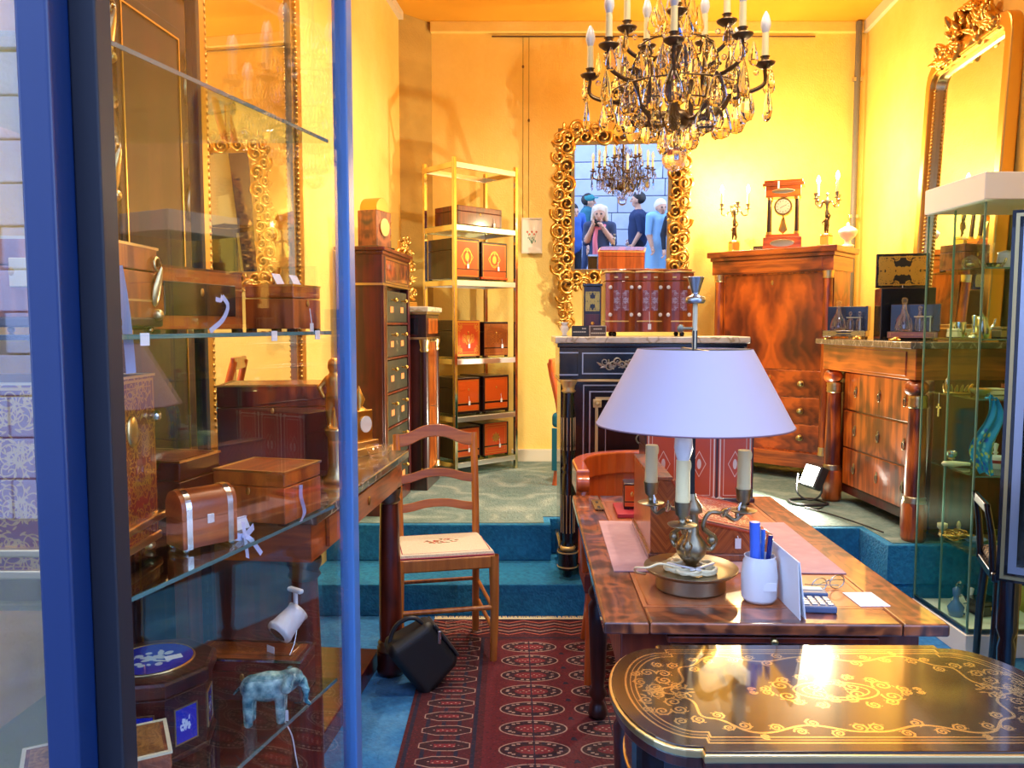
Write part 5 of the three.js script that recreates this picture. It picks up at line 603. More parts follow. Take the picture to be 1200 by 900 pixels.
function candelabrum(label, pos, rot, lit) {
  const t = thing('candelabrum', label, 'candelabrum', pos, rot, 'candelabra on the drop-front desk');
  part(t, 'pedestal', [box(0.085, 0.018, 0.085, 0, 0, 0, 0.003), box(0.06, 0.055, 0.06, 0, 0.018, 0, 0.004), lathe([[0.04, 0.073], [0.042, 0.08], [0.03, 0.09]], 0, 0, 0, 16)], M.giltPale); part(t, 'bronze_putto', puttoG.clone().translate(0, 0.088, 0), M.bronze, 'bronze child figure'); part(t, 'stem', lathe([[0.008, 0.2], [0.016, 0.225], [0.008, 0.25], [0.012, 0.28], [0.024, 0.30], [0.01, 0.32], [0.007, 0.34], [0.013, 0.352], [0.001, 0.36]], 0, 0, 0, 14), M.oldBrass);
  for (let i = 0; i < 4; i++) { const a = i * PI / 2 + 0.35, c = Math.cos(a), s = Math.sin(a), o = part(t, 'arm', taper([[0, 0.285, 0], [c * 0.04, 0.30, s * 0.04], [c * 0.06, 0.27, s * 0.06], [c * 0.09, 0.275, s * 0.09], [c * 0.092, 0.315, s * 0.092]], 0.006, 0.0045, 22, 6), M.oldBrass); part(o, 'candle_cup', lathe([[0.004, 0.308], [0.022, 0.314], [0.008, 0.32], [0.014, 0.345], [0.015, 0.35]], c * 0.092, 0, s * 0.092, 14), M.oldBrass); if (lit.includes(i)) { part(o, 'candle', cyl(0.009, 0.008, 0.085, c * 0.092, 0.345, s * 0.092, 12), M.candle); part(o, 'lit_bulb', lathe([[0.007, 0.43], [0.014, 0.452], [0.009, 0.475], [0.001, 0.488]], c * 0.092, 0, s * 0.092, 12), M.lit, 'glowing candle bulb'); const L = new THREE.PointLight(lin(1, 0.82, 0.5), 1.6, 0, 2); L.name = 'bulb_light'; L.position.set(c * 0.092, 0.455, s * 0.092); L.shadow.radius = 0.6; L.castShadow = true; t.add(L); } }
}
candelabrum('bronze child candelabrum with lit bulbs beside the portico clock and a glass urn', onDesk(-0.33, 0.05), 0.3, [0, 2]);
candelabrum('bronze child candelabrum with lit bulbs between portico clock and porcelain urn', onDesk(0.33, 0.05), -0.9, [0, 2]);
{ const t = thing('portico_clock', 'mahogany portico clock with gilt dial and pendulum on the drop-front desk', 'clock', onDesk(0.03, 0.05), -22 * D2R), w = 0.25; part(t, 'clock_base', [box(w, 0.085, 0.13, 0, 0, 0, 0.004), box(w - 0.03, 0.02, 0.11, 0, 0.085, 0, 0.003)], M.flame, null, true); part(t, 'base_inlay', sph(0.08, 0, 0.042, 0.065, 1, 0.32, 0.02, 20), M.giltPale, 'pale oval inlay'); part(t, 'entablature', box(w - 0.02, 0.075, 0.12, 0, 0.355, 0, 0.004), M.flame, null, true); part(t, 'frieze_inlay', sph(0.075, 0, 0.393, 0.06, 1, 0.22, 0.03, 20), M.giltPale); part(t, 'cornice', [box(w + 0.02, 0.02, 0.14, 0, 0.43, 0, 0.004), box(w, 0.02, 0.12, 0, 0.45, 0, 0.003)], M.flame, null, true);
  for (const [x, z] of [[-1, 1], [1, 1], [-1, -1], [1, -1]]) { const c = part(t, 'column', cyl(0.014, 0.012, 0.22, x * 0.09, 0.12, z * 0.04, 14), M.rosewood); part(c, 'gilt_cap', cyl(0.018, 0.018, 0.018, x * 0.09, 0.338, z * 0.04, 14), M.gilt); part(c, 'gilt_base', cyl(0.018, 0.018, 0.016, x * 0.09, 0.105, z * 0.04, 14), M.gilt); } part(t, 'dial_case', cyl(0.06, 0.06, 0.06, 0, 0, 0, 28).rotateX(PI / 2).translate(0, 0.292, -0.02), M.gilt); part(t, 'dial', planar(cyl(0.048, 0.048, 0.004, 0, 0, 0, 28).rotateX(PI / 2).translate(0, 0.292, 0.042)), phys({ map: ctex(128, 128, (x) => { x.fillStyle = '#c8c0a0'; x.fillRect(0, 0, 128, 128); x.strokeStyle = '#3a3228'; for (let i = 0; i < 12; i++) { x.lineWidth = 4; x.beginPath(); const a = i * PI / 6; x.moveTo(64 + 44 * Math.cos(a), 64 + 44 * Math.sin(a)); x.lineTo(64 + 56 * Math.cos(a), 64 + 56 * Math.sin(a)); x.stroke(); } x.lineWidth = 4; x.beginPath(); x.moveTo(64, 64); x.lineTo(40, 78); x.moveTo(64, 64); x.lineTo(96, 50); x.stroke(); }), roughness: 0.4 }), 'clock face'); part(t, 'pendulum', [cyl(0.004, 0.004, 0.13, 0, 0.15, 0, 8), lathe([[0.001, 0.1], [0.03, 0.125], [0.022, 0.16], [0.012, 0.2], [0.001, 0.23]], 0, 0.01, 0, 16).scale(1, 1, 0.3)], M.gilt); part(t, 'price_tag', box(0.012, 0.05, 0.001, -0.03, 0.41, 0.072), M.card); }
{ const t = thing('porcelain_urn', 'white porcelain lidded urn near the conduit on the drop-front desk', 'urn', onDesk(0.41, -0.12)); part(t, 'urn_body', lathe([[0.001, 0], [0.04, 0.002], [0.04, 0.02], [0.022, 0.03], [0.02, 0.055], [0.05, 0.08], [0.062, 0.105], [0.06, 0.12], [0.05, 0.122]]), M.white); part(t, 'lid', lathe([[0.058, 0.121], [0.05, 0.13], [0.025, 0.145], [0.008, 0.15], [0.012, 0.162], [0.001, 0.175]]), M.white); }
{ const t = thing('glass_urn', 'small clear glass urn behind the candelabrum by the tilted mirror', 'urn', onDesk(-0.24, -0.04)); part(t, 'glass_bowl', lathe([[0.001, 0], [0.03, 0.002], [0.012, 0.02], [0.012, 0.04], [0.045, 0.07], [0.05, 0.10], [0.046, 0.10], [0.04, 0.075], [0.001, 0.05]]), M.bottle); }
{ const t = thing('name_plate', 'dark little plate with pale marks at the foot of the portico clock', 'sign', onDesk(-0.105, 0.13), -30 * D2R); part(t, 'plate', planar(box(0.075, 0.03, 0.006)), phys({ map: ctex(128, 52, (c) => { c.fillStyle = '#2a1c16'; c.fillRect(0, 0, 128, 52); c.fillStyle = '#c8b898'; for (let i = 0; i < 7; i++) c.fillRect(14 + i * 15, 20, 10, 10); }), roughness: 0.5 })); part(t, 'stand', box(0.04, 0.015, 0.014, 0, 0, -0.008), M.plastic); }
// on the column chest
const CM = 1.326;
{ const dec = (label, pos, h, kind) => { const t = thing('decanter', label, 'decanter', pos), k = h / 0.2; part(t, 'bottle', lathe(kind ? [[0.001, 0], [0.03, 0.001], [0.032, 0.01], [0.032, 0.085], [0.024, 0.1], [0.01, 0.115], [0.01, 0.135], [0.014, 0.14], [0.007, 0.14], [0.007, 0.11], [0.001, 0.012]] : [[0.001, 0], [0.04, 0.001], [0.044, 0.02], [0.036, 0.06], [0.014, 0.1], [0.01, 0.14], [0.016, 0.146], [0.007, 0.146], [0.007, 0.1], [0.001, 0.014]], 0, 0, 0, 10).scale(k, k, k), M.bottle, 'cut glass bottle'); part(t, 'stopper', sph(0.015 * k, 0, 0.158 * k, 0), M.bottle); };
  const tray = (label, pos, rot, front) => { const t = thing('tantalus', label, 'liqueur set', pos, rot); part(t, 'base', box(0.23, 0.034, 0.19, 0, 0.014, 0, 0.003), M.ebony); part(t, 'base_front', planar(box(0.226, 0.03, 0.003, 0, 0.016, 0.095)), front, 'gilt inlaid base front'); part(t, 'back_panel', box(0.23, 0.14, 0.012, 0, 0.048, -0.088, 0.002), M.ebony); part(t, 'side_panel', box(0.012, 0.14, 0.15, 0.115, 0.048, -0.01, 0.002), M.ebony); part(t, 'glass_rack', [box(0.08, 0.006, 0.07, 0.04, 0.12, -0.03), box(0.006, 0.08, 0.006, 0.075, 0.048, 0)], M.brass); for (const [x, z] of [[-1, 1], [1, 1], [-1, -1], [1, -1]]) part(t, 'foot', sph(0.009, x * 0.1, 0.007, z * 0.08), M.gilt); return t; };
  tray('opened black tantalus with gilt base holding one tall decanter', [1.945, CM, -4.63], -30 * D2R, F.gilded); tray('opened black tantalus beside the glass display case', [2.06, CM, -4.08], -30 * D2R, F.marq);
  dec('slender decanter with ball stopper standing in the gilt tantalus', [1.895, CM + 0.048, -4.62], 0.2, 0); dec('squat bottle in the gilt tantalus beside its slender decanter', [1.955, CM + 0.048, -4.60], 0.125, 1); dec('squat bottle against the side panel of the gilt tantalus', [2.0, CM + 0.048, -4.58], 0.125, 1);
  dec('tall decanter standing in the tantalus beside the display case', [2.005, CM + 0.048, -4.07], 0.2, 0); dec('square shouldered bottle in the tantalus beside the display case', [2.075, CM + 0.048, -4.05], 0.15, 1);
  const b = thing('writing_box', 'black box with gilt lid raised behind the decanters', 'box', [2.15, CM, -4.37], -14 * D2R); part(b, 'body', box(0.27, 0.28, 0.18, 0, 0, 0, 0.004), M.ebony); part(b, 'raised_lid', box(0.27, 0.19, 0.02, 0, 0.285, -0.075, 0.003), M.ebony); part(b, 'gilt_panel', planar(box(0.25, 0.165, 0.003, 0, 0.297, -0.064)), F.gilded, 'gilt fretted lid panel'); part(b, 'price_tag', tagString(0.0, 0.30, -0.055, 0.03), M.card);
  for (const [x, z, l] of [[1.885, -4.35, 'small gilt mount lying on the chest between the two tantali'], [1.92, -3.98, 'larger gilt leaf mount lying at the corner of the chest']]) { const o = thing('gilt_mount', l, 'ornament', [x, CM, z], z); const g = []; for (let i = 0; i < 7; i++) g.push(place(leaf(0.034, 0.016), (i - 3) * 0.009, 0.006, 0, 0.9, 0, (i - 3) * 0.45)); part(o, 'leaves', [...g, sph(0.012, 0, 0.009, 0.004)], M.gilt); } }
// on the filing cabinet, the side cabinet and the console
{ const t = thing('bracket_clock', 'small dark bracket clock with gilt arched top on the filing cabinet', 'clock', [-0.78, 1.826, -4.56], 70 * D2R); part(t, 'case', [box(0.17, 0.20, 0.12, 0, 0.02, 0, 0.004)], M.walnut); part(t, 'base', box(0.2, 0.022, 0.15, 0, 0, 0, 0.005), M.ebony); part(t, 'dial', cyl(0.05, 0.05, 0.006, 0, 0, 0, 24).rotateX(PI / 2).translate(0, 0.13, 0.062), M.giltPale, 'gilt dial'); part(t, 'arched_top', ext(new THREE.Shape().moveTo(-0.07, 0).absarc(0, 0, 0.07, PI, 0, true), 0.1, 0.003).translate(0, 0.222, -0.05), M.gilt); part(t, 'corner_mount', [place(leaf(0.05, 0.02), 0.078, 0.05, 0.055, 0, 0, 0), place(leaf(0.05, 0.02), 0.078, 0.12, 0.055, 0, 0, 0)], M.gilt); }
{ const t = thing('gilt_cartouche', 'carved gilt scroll cartouche standing on the rosewood side cabinet', 'ornament', [-0.70, 1.521, -5.2], 60 * D2R); part(t, 'carving', [...carve(-0.06, 0.05, -0.03, 0.36, 0.12, 4, 51), ...carve(0.06, 0.05, 0.02, 0.38, 0.12, 4, 52), ...carve(-0.05, 0.42, 0.05, 0.42, 0.07, 2, 53), box(0.1, 0.4, 0.016, 0, 0.03, -0.008, 0.006)], M.gilt); part(t, 'foot_block', box(0.17, 0.035, 0.08, 0, 0, 0, 0.006), M.gilt); }
casket('bow_casket', 'large mahogany casket with brass-edged lid on the marble console', [-0.80, 0.9, -2.70], 8 * D2R, 0.35, 0.31, 0.24, { mat: M.mahoganyDeep, edge: M.gilt, base: M.mahoganyDeep, lid: 0.07, top: F.marq });
{ const t = thing('gilt_figure', 'slim gilt child figure on a tall pedestal on the marble console', 'statuette', [-0.565, 0.9, -2.52]); part(t, 'pedestal', lathe([[0.001, 0], [0.04, 0.001], [0.042, 0.02], [0.03, 0.03], [0.022, 0.06], [0.026, 0.15], [0.034, 0.17], [0.034, 0.18], [0.001, 0.18]]), M.giltPale); part(t, 'figure', puttoG.clone().scale(1.7, 1.7, 1.7).translate(0, 0.18, 0), M.gilt); }
{ const t = thing('gilt_mantel_clock', 'stepped gilt mantel clock near the end of the marble console', 'clock', [-0.60, 0.9, -3.10], 60 * D2R); part(t, 'clock_base', [box(0.16, 0.03, 0.1, 0, 0, 0, 0.004), box(0.13, 0.025, 0.085, 0, 0.03, 0, 0.003)], M.giltPale); part(t, 'case', box(0.09, 0.12, 0.06, 0, 0.055, 0, 0.004), M.gilt); part(t, 'dial', cyl(0.032, 0.032, 0.005, 0, 0, 0, 20).rotateX(PI / 2).translate(0, 0.12, 0.031), M.white); part(t, 'finial', lathe([[0.03, 0.175], [0.012, 0.19], [0.024, 0.215], [0.01, 0.245], [0.001, 0.27]], 0, 0, 0, 14), M.gilt); }
{ const t = thing('glass_bowl', 'shallow clear glass bowl on the corner of the marble console', 'bowl', [-0.515, 0.9, -3.03]); part(t, 'bowl', lathe([[0.001, 0], [0.03, 0.001], [0.05, 0.03], [0.055, 0.045], [0.051, 0.045], [0.045, 0.03], [0.001, 0.01]]), M.bottle); }
// ---------- on the writing table ----------
const DT = 0.765;
solo('desk_blotter', box(0.60, 0.003, 0.53, 0, 0, 0, 0.001), phys({ map: dtex(128, 128, (u, v) => mix([196, 158, 164], [178, 138, 146], fbm(u * 20, v * 20, 201, 3)), true, 2), roughness: 0.7 }), 'mauve leather desk pad under the parquetry box', 'desk pad', [0.575, DT, -2.285], -2 * D2R);
{ const t = thing('writing_slope', 'stepped parquetry writing slope with floral inlay on the desk pad', 'box', [0.548, DT + 0.003, -2.31], -2 * D2R), w = 0.325, d = 0.38, f = d / 2, X = (v) => v - w / 2;
  const prof = [[0, 0.018], [w, 0.018], [w, 0.062], [0.122, 0.104], [0.052, 0.215], [0, 0.222]]; part(t, 'body', ext(prof.map(([x, y]) => [X(x), y]), d - 0.008, 0.002).translate(0, 0, -(d - 0.008) / 2), M.chevron, 'chevron parquetry body'); part(t, 'base_band', box(w + 0.016, 0.02, d + 0.016, 0, 0, 0, 0.004), M.walnut, 'banded base moulding');
  const panel = (x0, y0, x1, y1, name, m) => { const l = Math.hypot(x1 - x0, y1 - y0), an = Math.atan2(y1 - y0, x1 - x0), go = (g) => g.rotateZ(an).translate(X((x0 + x1) / 2), (y0 + y1) / 2, 0); const q = part(t, name, go(box(l, 0.009, d + 0.006, 0, 0.001, 0, 0.003)), m); part(q, 'inlay', go(planar(box(l * 0.82, 0.0015, d * 0.8, 0, 0.0095, 0), 'xz')), F.flowers, 'pale floral inlay'); for (const k of [-1, 1]) part(q, 'edging', go(box(l, 0.003, 0.012, 0, 0.0095, k * (f - 0.004), 0.001)), M.walnut); };
  panel(0.052, 0.215, 0.122, 0.104, 'steep_flap', M.redwood); panel(0.122, 0.104, w, 0.062, 'writing_flap', M.redwood); part(t, 'top_board', box(0.06, 0.01, d + 0.006, X(0.027), 0.22, 0, 0.003), M.walnut); part(t, 'price_tag', tagString(0.07, 0.07, f + 0.004, 0.006), M.card); }
casket('liqueur_cabinet', 'upright red veneered cabinet with three pale-banded panels behind the writing slope', [0.665, DT, -2.86], -1.3 * D2R, 0.385, 0.29, 0.15, { mat: M.rosewood, front: F.liqueur, base: M.rosewood, feet: 0.012, ball: 1, key: false });
solo('red_book', [box(0.10, 0.014, 0.17, 0, 0, 0, 0.002)], phys({ color: lin(0.45, 0.03, 0.05), roughness: 0.5 }), 'thin red book lying on the writing table', 'book', [0.405, DT, -2.69], -2 * D2R);
casket('trinket_box', 'tiny dark box standing on the red book', [0.412, DT + 0.014, -2.71], -4 * D2R, 0.055, 0.09, 0.08, { mat: M.rosewood, feet: 0.003, front: F.plain });
{ const t = thing('brass_bookend', 'slim engraved brass plaque lying near the corner of the writing table', 'ornament', [0.305, DT, -2.78]); part(t, 'plaque', planar(box(0.03, 0.006, 0.14, 0, 0, 0, 0.002), 'xz'), F.gilded); part(t, 'rim', frame(0.034, 0.144, 0.003, 0.003).map((g) => g.rotateX(-PI / 2).translate(0, 0.006, 0.072)), M.brass); }
{ // bouillotte lamp
  const t = thing('bouillotte_lamp', 'brass three-candle table lamp with wide lilac shade', 'lamp', [0.438, DT, -1.905]);
  part(t, 'dish', lathe([[0.001, 0.001], [0.082, 0.001], [0.085, 0.006], [0.083, 0.036], [0.088, 0.04], [0.106, 0.044], [0.114, 0.052], [0.113, 0.055], [0.104, 0.048], [0.08, 0.043], [0.001, 0.04]], 0, 0, 0, 40), M.oldBrass);
  part(t, 'vase_stem', lathe([[0.014, 0.04], [0.02, 0.05], [0.012, 0.058], [0.034, 0.085], [0.038, 0.10], [0.034, 0.115], [0.018, 0.135], [0.015, 0.185], [0.026, 0.19], [0.024, 0.205], [0.012, 0.222], [0.009, 0.235]], 0, 0, 0, 24), M.oldBrass);
  part(t, 'rod', box(0.011, 0.40, 0.011, 0, 0.23, 0, 0.001), M.black, 'black square rod'); part(t, 'upper_rod', cyl(0.006, 0.006, 0.115, 0, 0.58, 0, 12), M.cream); part(t, 'finial', [lathe([[0.02, 0.695], [0.024, 0.70], [0.022, 0.71], [0.01, 0.715], [0.009, 0.72], [0.02, 0.756], [0.019, 0.758], [0.001, 0.74]], 0, 0, 0, 20)], M.steel); part(t, 'set_screw', [cyl(0.004, 0.004, 0.03, 0, 0, 0, 8).rotateZ(PI / 2).translate(-0.005, 0.635, 0), sph(0.009, -0.034, 0.635, 0, 1, 1.2, 0.5)], M.oldBrass);
  const sh = phys({ color: lin(0.52, 0.475, 0.59), roughness: 0.55, side: THREE.DoubleSide }); const s = part(t, 'lamp_shade', lathe([[0.232, 0.403], [0.234, 0.404], [0.136, 0.586], [0.134, 0.586], [0.232, 0.403]], 0, 0, 0, 56), sh, 'lilac painted shade'); part(s, 'shade_rim', [new THREE.TorusGeometry(0.2335, 0.002, 6, 56).rotateX(PI / 2).translate(0, 0.404, 0), new THREE.TorusGeometry(0.1355, 0.002, 6, 48).rotateX(PI / 2).translate(0, 0.586, 0)].slice(0, 1), phys({ color: lin(0.2, 0.12, 0.16), roughness: 0.6 })); part(s, 'spider', [box(0.27, 0.004, 0.008, 0, 0.582, 0), box(0.008, 0.004, 0.27, 0, 0.582, 0)], M.oldBrass);
  for (const [a, bulb] of [[-8, 0], [112, 1], [232, 0]]) {
    const c = Math.cos(a * D2R), z = Math.sin(a * D2R), P = (r, y) => [c * r, y, z * r]; const o = part(t, 'arm', taper([P(0.016, 0.12), P(0.05, 0.095), P(0.062, 0.12), P(0.045, 0.135), P(0.03, 0.15), P(0.045, 0.185), P(0.085, 0.18), P(0.11, 0.165), P(0.132, 0.18)], 0.007, 0.005, 36, 8), M.oldBrass);
    part(o, 'rosette', sph(0.012, c * 0.052, 0.117, z * 0.052), M.oldBrass); part(o, 'acanthus', [place(leaf(0.05, 0.024), c * 0.075, 0.178, z * 0.075, 1.0, -a * D2R + PI / 2, 0), place(leaf(0.045, 0.02), c * 0.115, 0.168, z * 0.115, 0.2, -a * D2R + PI / 2, 0)], M.silver); part(o, 'candle_cup', lathe([[0.004, 0.178], [0.03, 0.186], [0.034, 0.19], [0.01, 0.192], [0.007, 0.205], [0.016, 0.213], [0.019, 0.24], [0.02, 0.243]], c * 0.132, 0, z * 0.132, 20), M.oldBrass); part(o, 'candle_sleeve', [cyl(0.0165, 0.0155, 0.1, c * 0.132, 0.238, z * 0.132, 18), sph(0.005, c * 0.132 + 0.015, 0.325, z * 0.132, 0.8, 2.4, 0.8)], M.candle); if (bulb) part(o, 'bulb', lathe([[0.012, 0.335], [0.015, 0.342], [0.021, 0.365], [0.02, 0.385], [0.012, 0.408], [0.001, 0.42]], c * 0.132, 0, z * 0.132, 18), M.bulb, 'unlit frosted bulb');
  }
  const co = []; for (let i = 0; i <= 90; i++) { const a = i * 0.36, r = 0.05 + 0.014 * Math.sin(i * 0.9); co.push([r * Math.cos(a), 0.049 + 0.006 * (i / 90) + 0.003 * Math.sin(i * 1.7), r * Math.sin(a) * 0.9]); } part(t, 'coiled_cord', tube(co, 0.0042, 220, 6), M.cream, 'cream cord coiled in the dish'); part(t, 'loose_cord', tube([[-0.03, 0.058, 0.03], [-0.08, 0.066, 0.02], [-0.11, 0.06, 0.03], [-0.135, 0.05, 0.0], [-0.13, 0.03, -0.03], [-0.1, 0.012, -0.07]], 0.003, 40, 6), M.cream); part(t, 'cord_tie', [box(0.09, 0.003, 0.006, 0, 0.06, 0.035).rotateY(0.7), box(0.09, 0.003, 0.006, 0, 0.06, 0.035).rotateY(-0.7)], M.white);
}
{ const t = thing('pencil_pot', 'white porcelain pencil pot on the writing table', 'pot', [0.578, DT, -1.815]); part(t, 'pot', lathe([[0.001, 0], [0.034, 0.001], [0.04, 0.01], [0.042, 0.06], [0.038, 0.095], [0.034, 0.102], [0.036, 0.108], [0.032, 0.108], [0.034, 0.06], [0.001, 0.012]]), M.white); part(t, 'label', box(0.03, 0.02, 0.002, 0.012, 0.035, 0.0405, 0.0005), M.card);
  const pen = (label, x, z, h, col, rx, rz, r = 0.0055) => { const p = thing('pen', label, 'pen', [0.578 + x, DT + 0.013, -1.815 + z]); p.rotation.set(rx, 0, rz); part(p, 'barrel', cyl(r, r, h, 0, 0, 0, 10), phys({ color: col, roughness: 0.3 })); part(p, 'clip', box(0.003, 0.04, 0.003, r, h - 0.05, 0), M.silver); };
  pen('broad blue marker in the pencil pot', -0.008, 0.004, 0.175, lin(0.06, 0.16, 0.75), 0, 0.04, 0.012); pen('dark navy pen in the pencil pot', 0.012, 0.0, 0.145, lin(0.01, 0.02, 0.15), 0.05, -0.07); pen('slim blue pen leaning in the pencil pot', 0.006, -0.014, 0.15, lin(0.05, 0.2, 0.8), -0.06, -0.05); }
{ const t = thing('white_card', 'white folded card standing beside the pencil pot', 'card', [0.630, DT, -1.79]); part(t, 'card_leaf', box(0.0015, 0.13, 0.20, 0, 0, 0).rotateZ(0.06), M.card); part(t, 'card_leaf', box(0.0015, 0.128, 0.20, 0.012, 0, 0).rotateZ(0.13), M.card); }
{ const t = thing('calculator', 'small blue-grey desk calculator beside the white card', 'calculator', [0.695, DT, -1.79], -0.1); const cb = phys({ color: lin(0.09, 0.13, 0.24), roughness: 0.35 }); part(t, 'case', [box(0.075, 0.016, 0.12, 0, 0, 0, 0.004), box(0.075, 0.012, 0.05, 0, 0.012, -0.034, 0.004)], cb); part(t, 'screen', box(0.058, 0.002, 0.022, 0, 0.0235, -0.04), phys({ color: lin(0.5, 0.56, 0.55), roughness: 0.2 })); for (let i = 0; i < 4; i++) for (let j = 0; j < 4; j++) part(t, 'key', box(0.012, 0.003, 0.01, -0.026 + i * 0.0173, 0.0155, 0.0 + j * 0.015, 0.001), i + j === 0 ? M.white : M.steel); }
{ const t = thing('reading_glasses', 'folded reading glasses on the writing table', 'glasses', [0.768, DT, -1.885], 0.4); for (const s of [-1, 1]) { part(t, 'rim', new THREE.TorusGeometry(0.02, 0.0015, 6, 24).scale(1.15, 0.8, 1).translate(s * 0.028, 0.018, 0), M.steel); part(t, 'lens', cyl(0.0195, 0.0195, 0.001, 0, 0, 0, 20).rotateX(PI / 2).scale(1.15, 0.8, 1).translate(s * 0.028, 0.018, 0), M.caseGlass); part(t, 'temple', tube([[s * 0.05, 0.02, 0], [s * 0.045, 0.012, -0.03], [-s * 0.04, 0.006, -0.012 - 0.006 * s]], 0.0015, 14, 5), M.steel); } part(t, 'bridge', tube([[-0.008, 0.022, 0], [0, 0.026, 0], [0.008, 0.022, 0]], 0.0015, 8, 5), M.steel); }
solo('paper_sheet', box(0.07, 0.001, 0.095), M.card, 'plain white slip of paper flat on the writing table', 'paper', [0.832, DT, -1.822], 0.02);
// ---------- inside the glass display case ----------
{
  const S = { a: 1.645, b: 1.35, c: 1.10, d: 0.775, e: 0.44, f: 0.10 };
  casket('walnut_box', 'walnut box on the highest shelf of the glass case', [2.040, S.a, -3.610], 20 * D2R, 0.15, 0.12, 0.13, { mat: M.walnut });
  const lat = (name, label, cat, pos, pts, m, n = 20, extra) => { const t = thing(name, label, cat, pos); part(t, 'body', lathe(pts, 0, 0, 0, n), m); if (extra) extra(t); return t; };
  const foot = (t) => part(t, 'rim', new THREE.TorusGeometry(0.03, 0.002, 6, 24).rotateX(PI / 2).translate(0, 0.045, 0), M.gilt);
  lat('paperweight', 'round glass paperweight before the walnut box', 'paperweight', [2.000, S.a, -3.490], [[0.001, 0], [0.03, 0.001], [0.038, 0.025], [0.034, 0.045], [0.018, 0.06], [0.001, 0.066]], M.bottle, 20, (t) => part(t, 'core', sph(0.016, 0, 0.024, 0, 1, 0.5, 1), M.giltPale));
  lat('cut_glass_dish', 'cut glass dish beside the round paperweight', 'dish', [2.090, S.a, -3.480], [[0.001, 0], [0.03, 0.001], [0.05, 0.03], [0.055, 0.05], [0.05, 0.05], [0.045, 0.03], [0.001, 0.01]], M.crystal, 12); lat('glass_goblet', 'glass goblet on the highest shelf of the glass case', 'glass', [2.080, S.a, -3.520], [[0.001, 0], [0.03, 0.001], [0.006, 0.01], [0.006, 0.06], [0.03, 0.08], [0.036, 0.12], [0.033, 0.12], [0.026, 0.085], [0.001, 0.07]], M.bottle); lat('striped_jar', 'red and white jar on the highest shelf of the glass case', 'jar', [2.170, S.a, -3.520], [[0.001, 0], [0.03, 0.001], [0.036, 0.03], [0.03, 0.07], [0.034, 0.08], [0.001, 0.09]], phys({ map: ctex(8, 64, (x) => { for (let i = 0; i < 6; i++) { x.fillStyle = i % 2 ? '#f0ecea' : '#c03028'; x.fillRect(0, i * 11, 8, 11); } }), roughness: 0.3 }));
  lat('silver_beaker', 'silver beaker on the shelf under the paperweight', 'cup', [1.990, S.b, -3.540], [[0.001, 0], [0.024, 0.001], [0.028, 0.05], [0.03, 0.07], [0.027, 0.07], [0.024, 0.01]], M.silver, 20); lat('brass_bell', 'little brass bell on the shelf under the paperweight', 'bell', [2.030, S.b, -3.480], [[0.03, 0], [0.026, 0.015], [0.018, 0.04], [0.006, 0.05], [0.006, 0.075], [0.001, 0.08]], M.brass); lat('silver_pot', 'small silver coffee pot in the glass case', 'pot', [2.090, S.b, -3.540], [[0.001, 0], [0.03, 0.001], [0.036, 0.03], [0.022, 0.07], [0.024, 0.085], [0.008, 0.1], [0.001, 0.112]], M.silver, 20, (t) => part(t, 'spout', taper([[0.03, 0.03, 0], [0.05, 0.05, 0], [0.06, 0.085, 0]], 0.008, 0.004, 10, 6), M.silver));
  casket('ivory_box', 'pale little box on the shelf under the paperweight', [2.000, S.b, -3.550], 0.3, 0.09, 0.04, 0.06, { mat: M.cream, feet: 0.003 }); casket('brass_casket', 'flat brass casket next to the silver coffee pot', [2.150, S.b, -3.470], 0.1, 0.08, 0.05, 0.06, { mat: M.oldBrass, feet: 0.004 });
  { const t = thing('gilt_tiara', 'gilt openwork tiara with stones on the middle shelf of the glass case', 'jewellery', [1.990, S.c, -3.540]); const g = []; for (let i = 0; i < 9; i++) { const a = PI * i / 8; g.push(place(leaf(0.04, 0.02), 0.055 * Math.cos(a), 0.008, 0.035 * Math.sin(a), 0.2, PI / 2 - a, 0), sph(0.006, 0.055 * Math.cos(a), 0.02, 0.036 * Math.sin(a))); } part(t, 'leaves', g, M.gilt); part(t, 'band', tube([[0.056, 0.006, 0], [0.04, 0.006, 0.028], [0, 0.006, 0.037], [-0.04, 0.006, 0.028], [-0.056, 0.006, 0]], 0.005, 24, 6), M.gilt); }
  lat('bronze_bowl', 'round gilt bowl on the middle shelf of the glass case', 'bowl', [2.050, S.c, -3.460], [[0.001, 0], [0.02, 0.001], [0.04, 0.02], [0.045, 0.03], [0.04, 0.03], [0.001, 0.01]], M.giltPale); casket('card_case', 'cream card case on the middle shelf of the glass case', [2.120, S.c, -3.480], 0.1, 0.07, 0.03, 0.05, { mat: M.cream, feet: 0.002, key: false }); lat('leather_tumbler', 'brown leather tumbler on the middle shelf of the glass case', 'cup', [2.180, S.c, -3.480], [[0.001, 0], [0.022, 0.001], [0.025, 0.05], [0.022, 0.05], [0.02, 0.01]], M.yew);
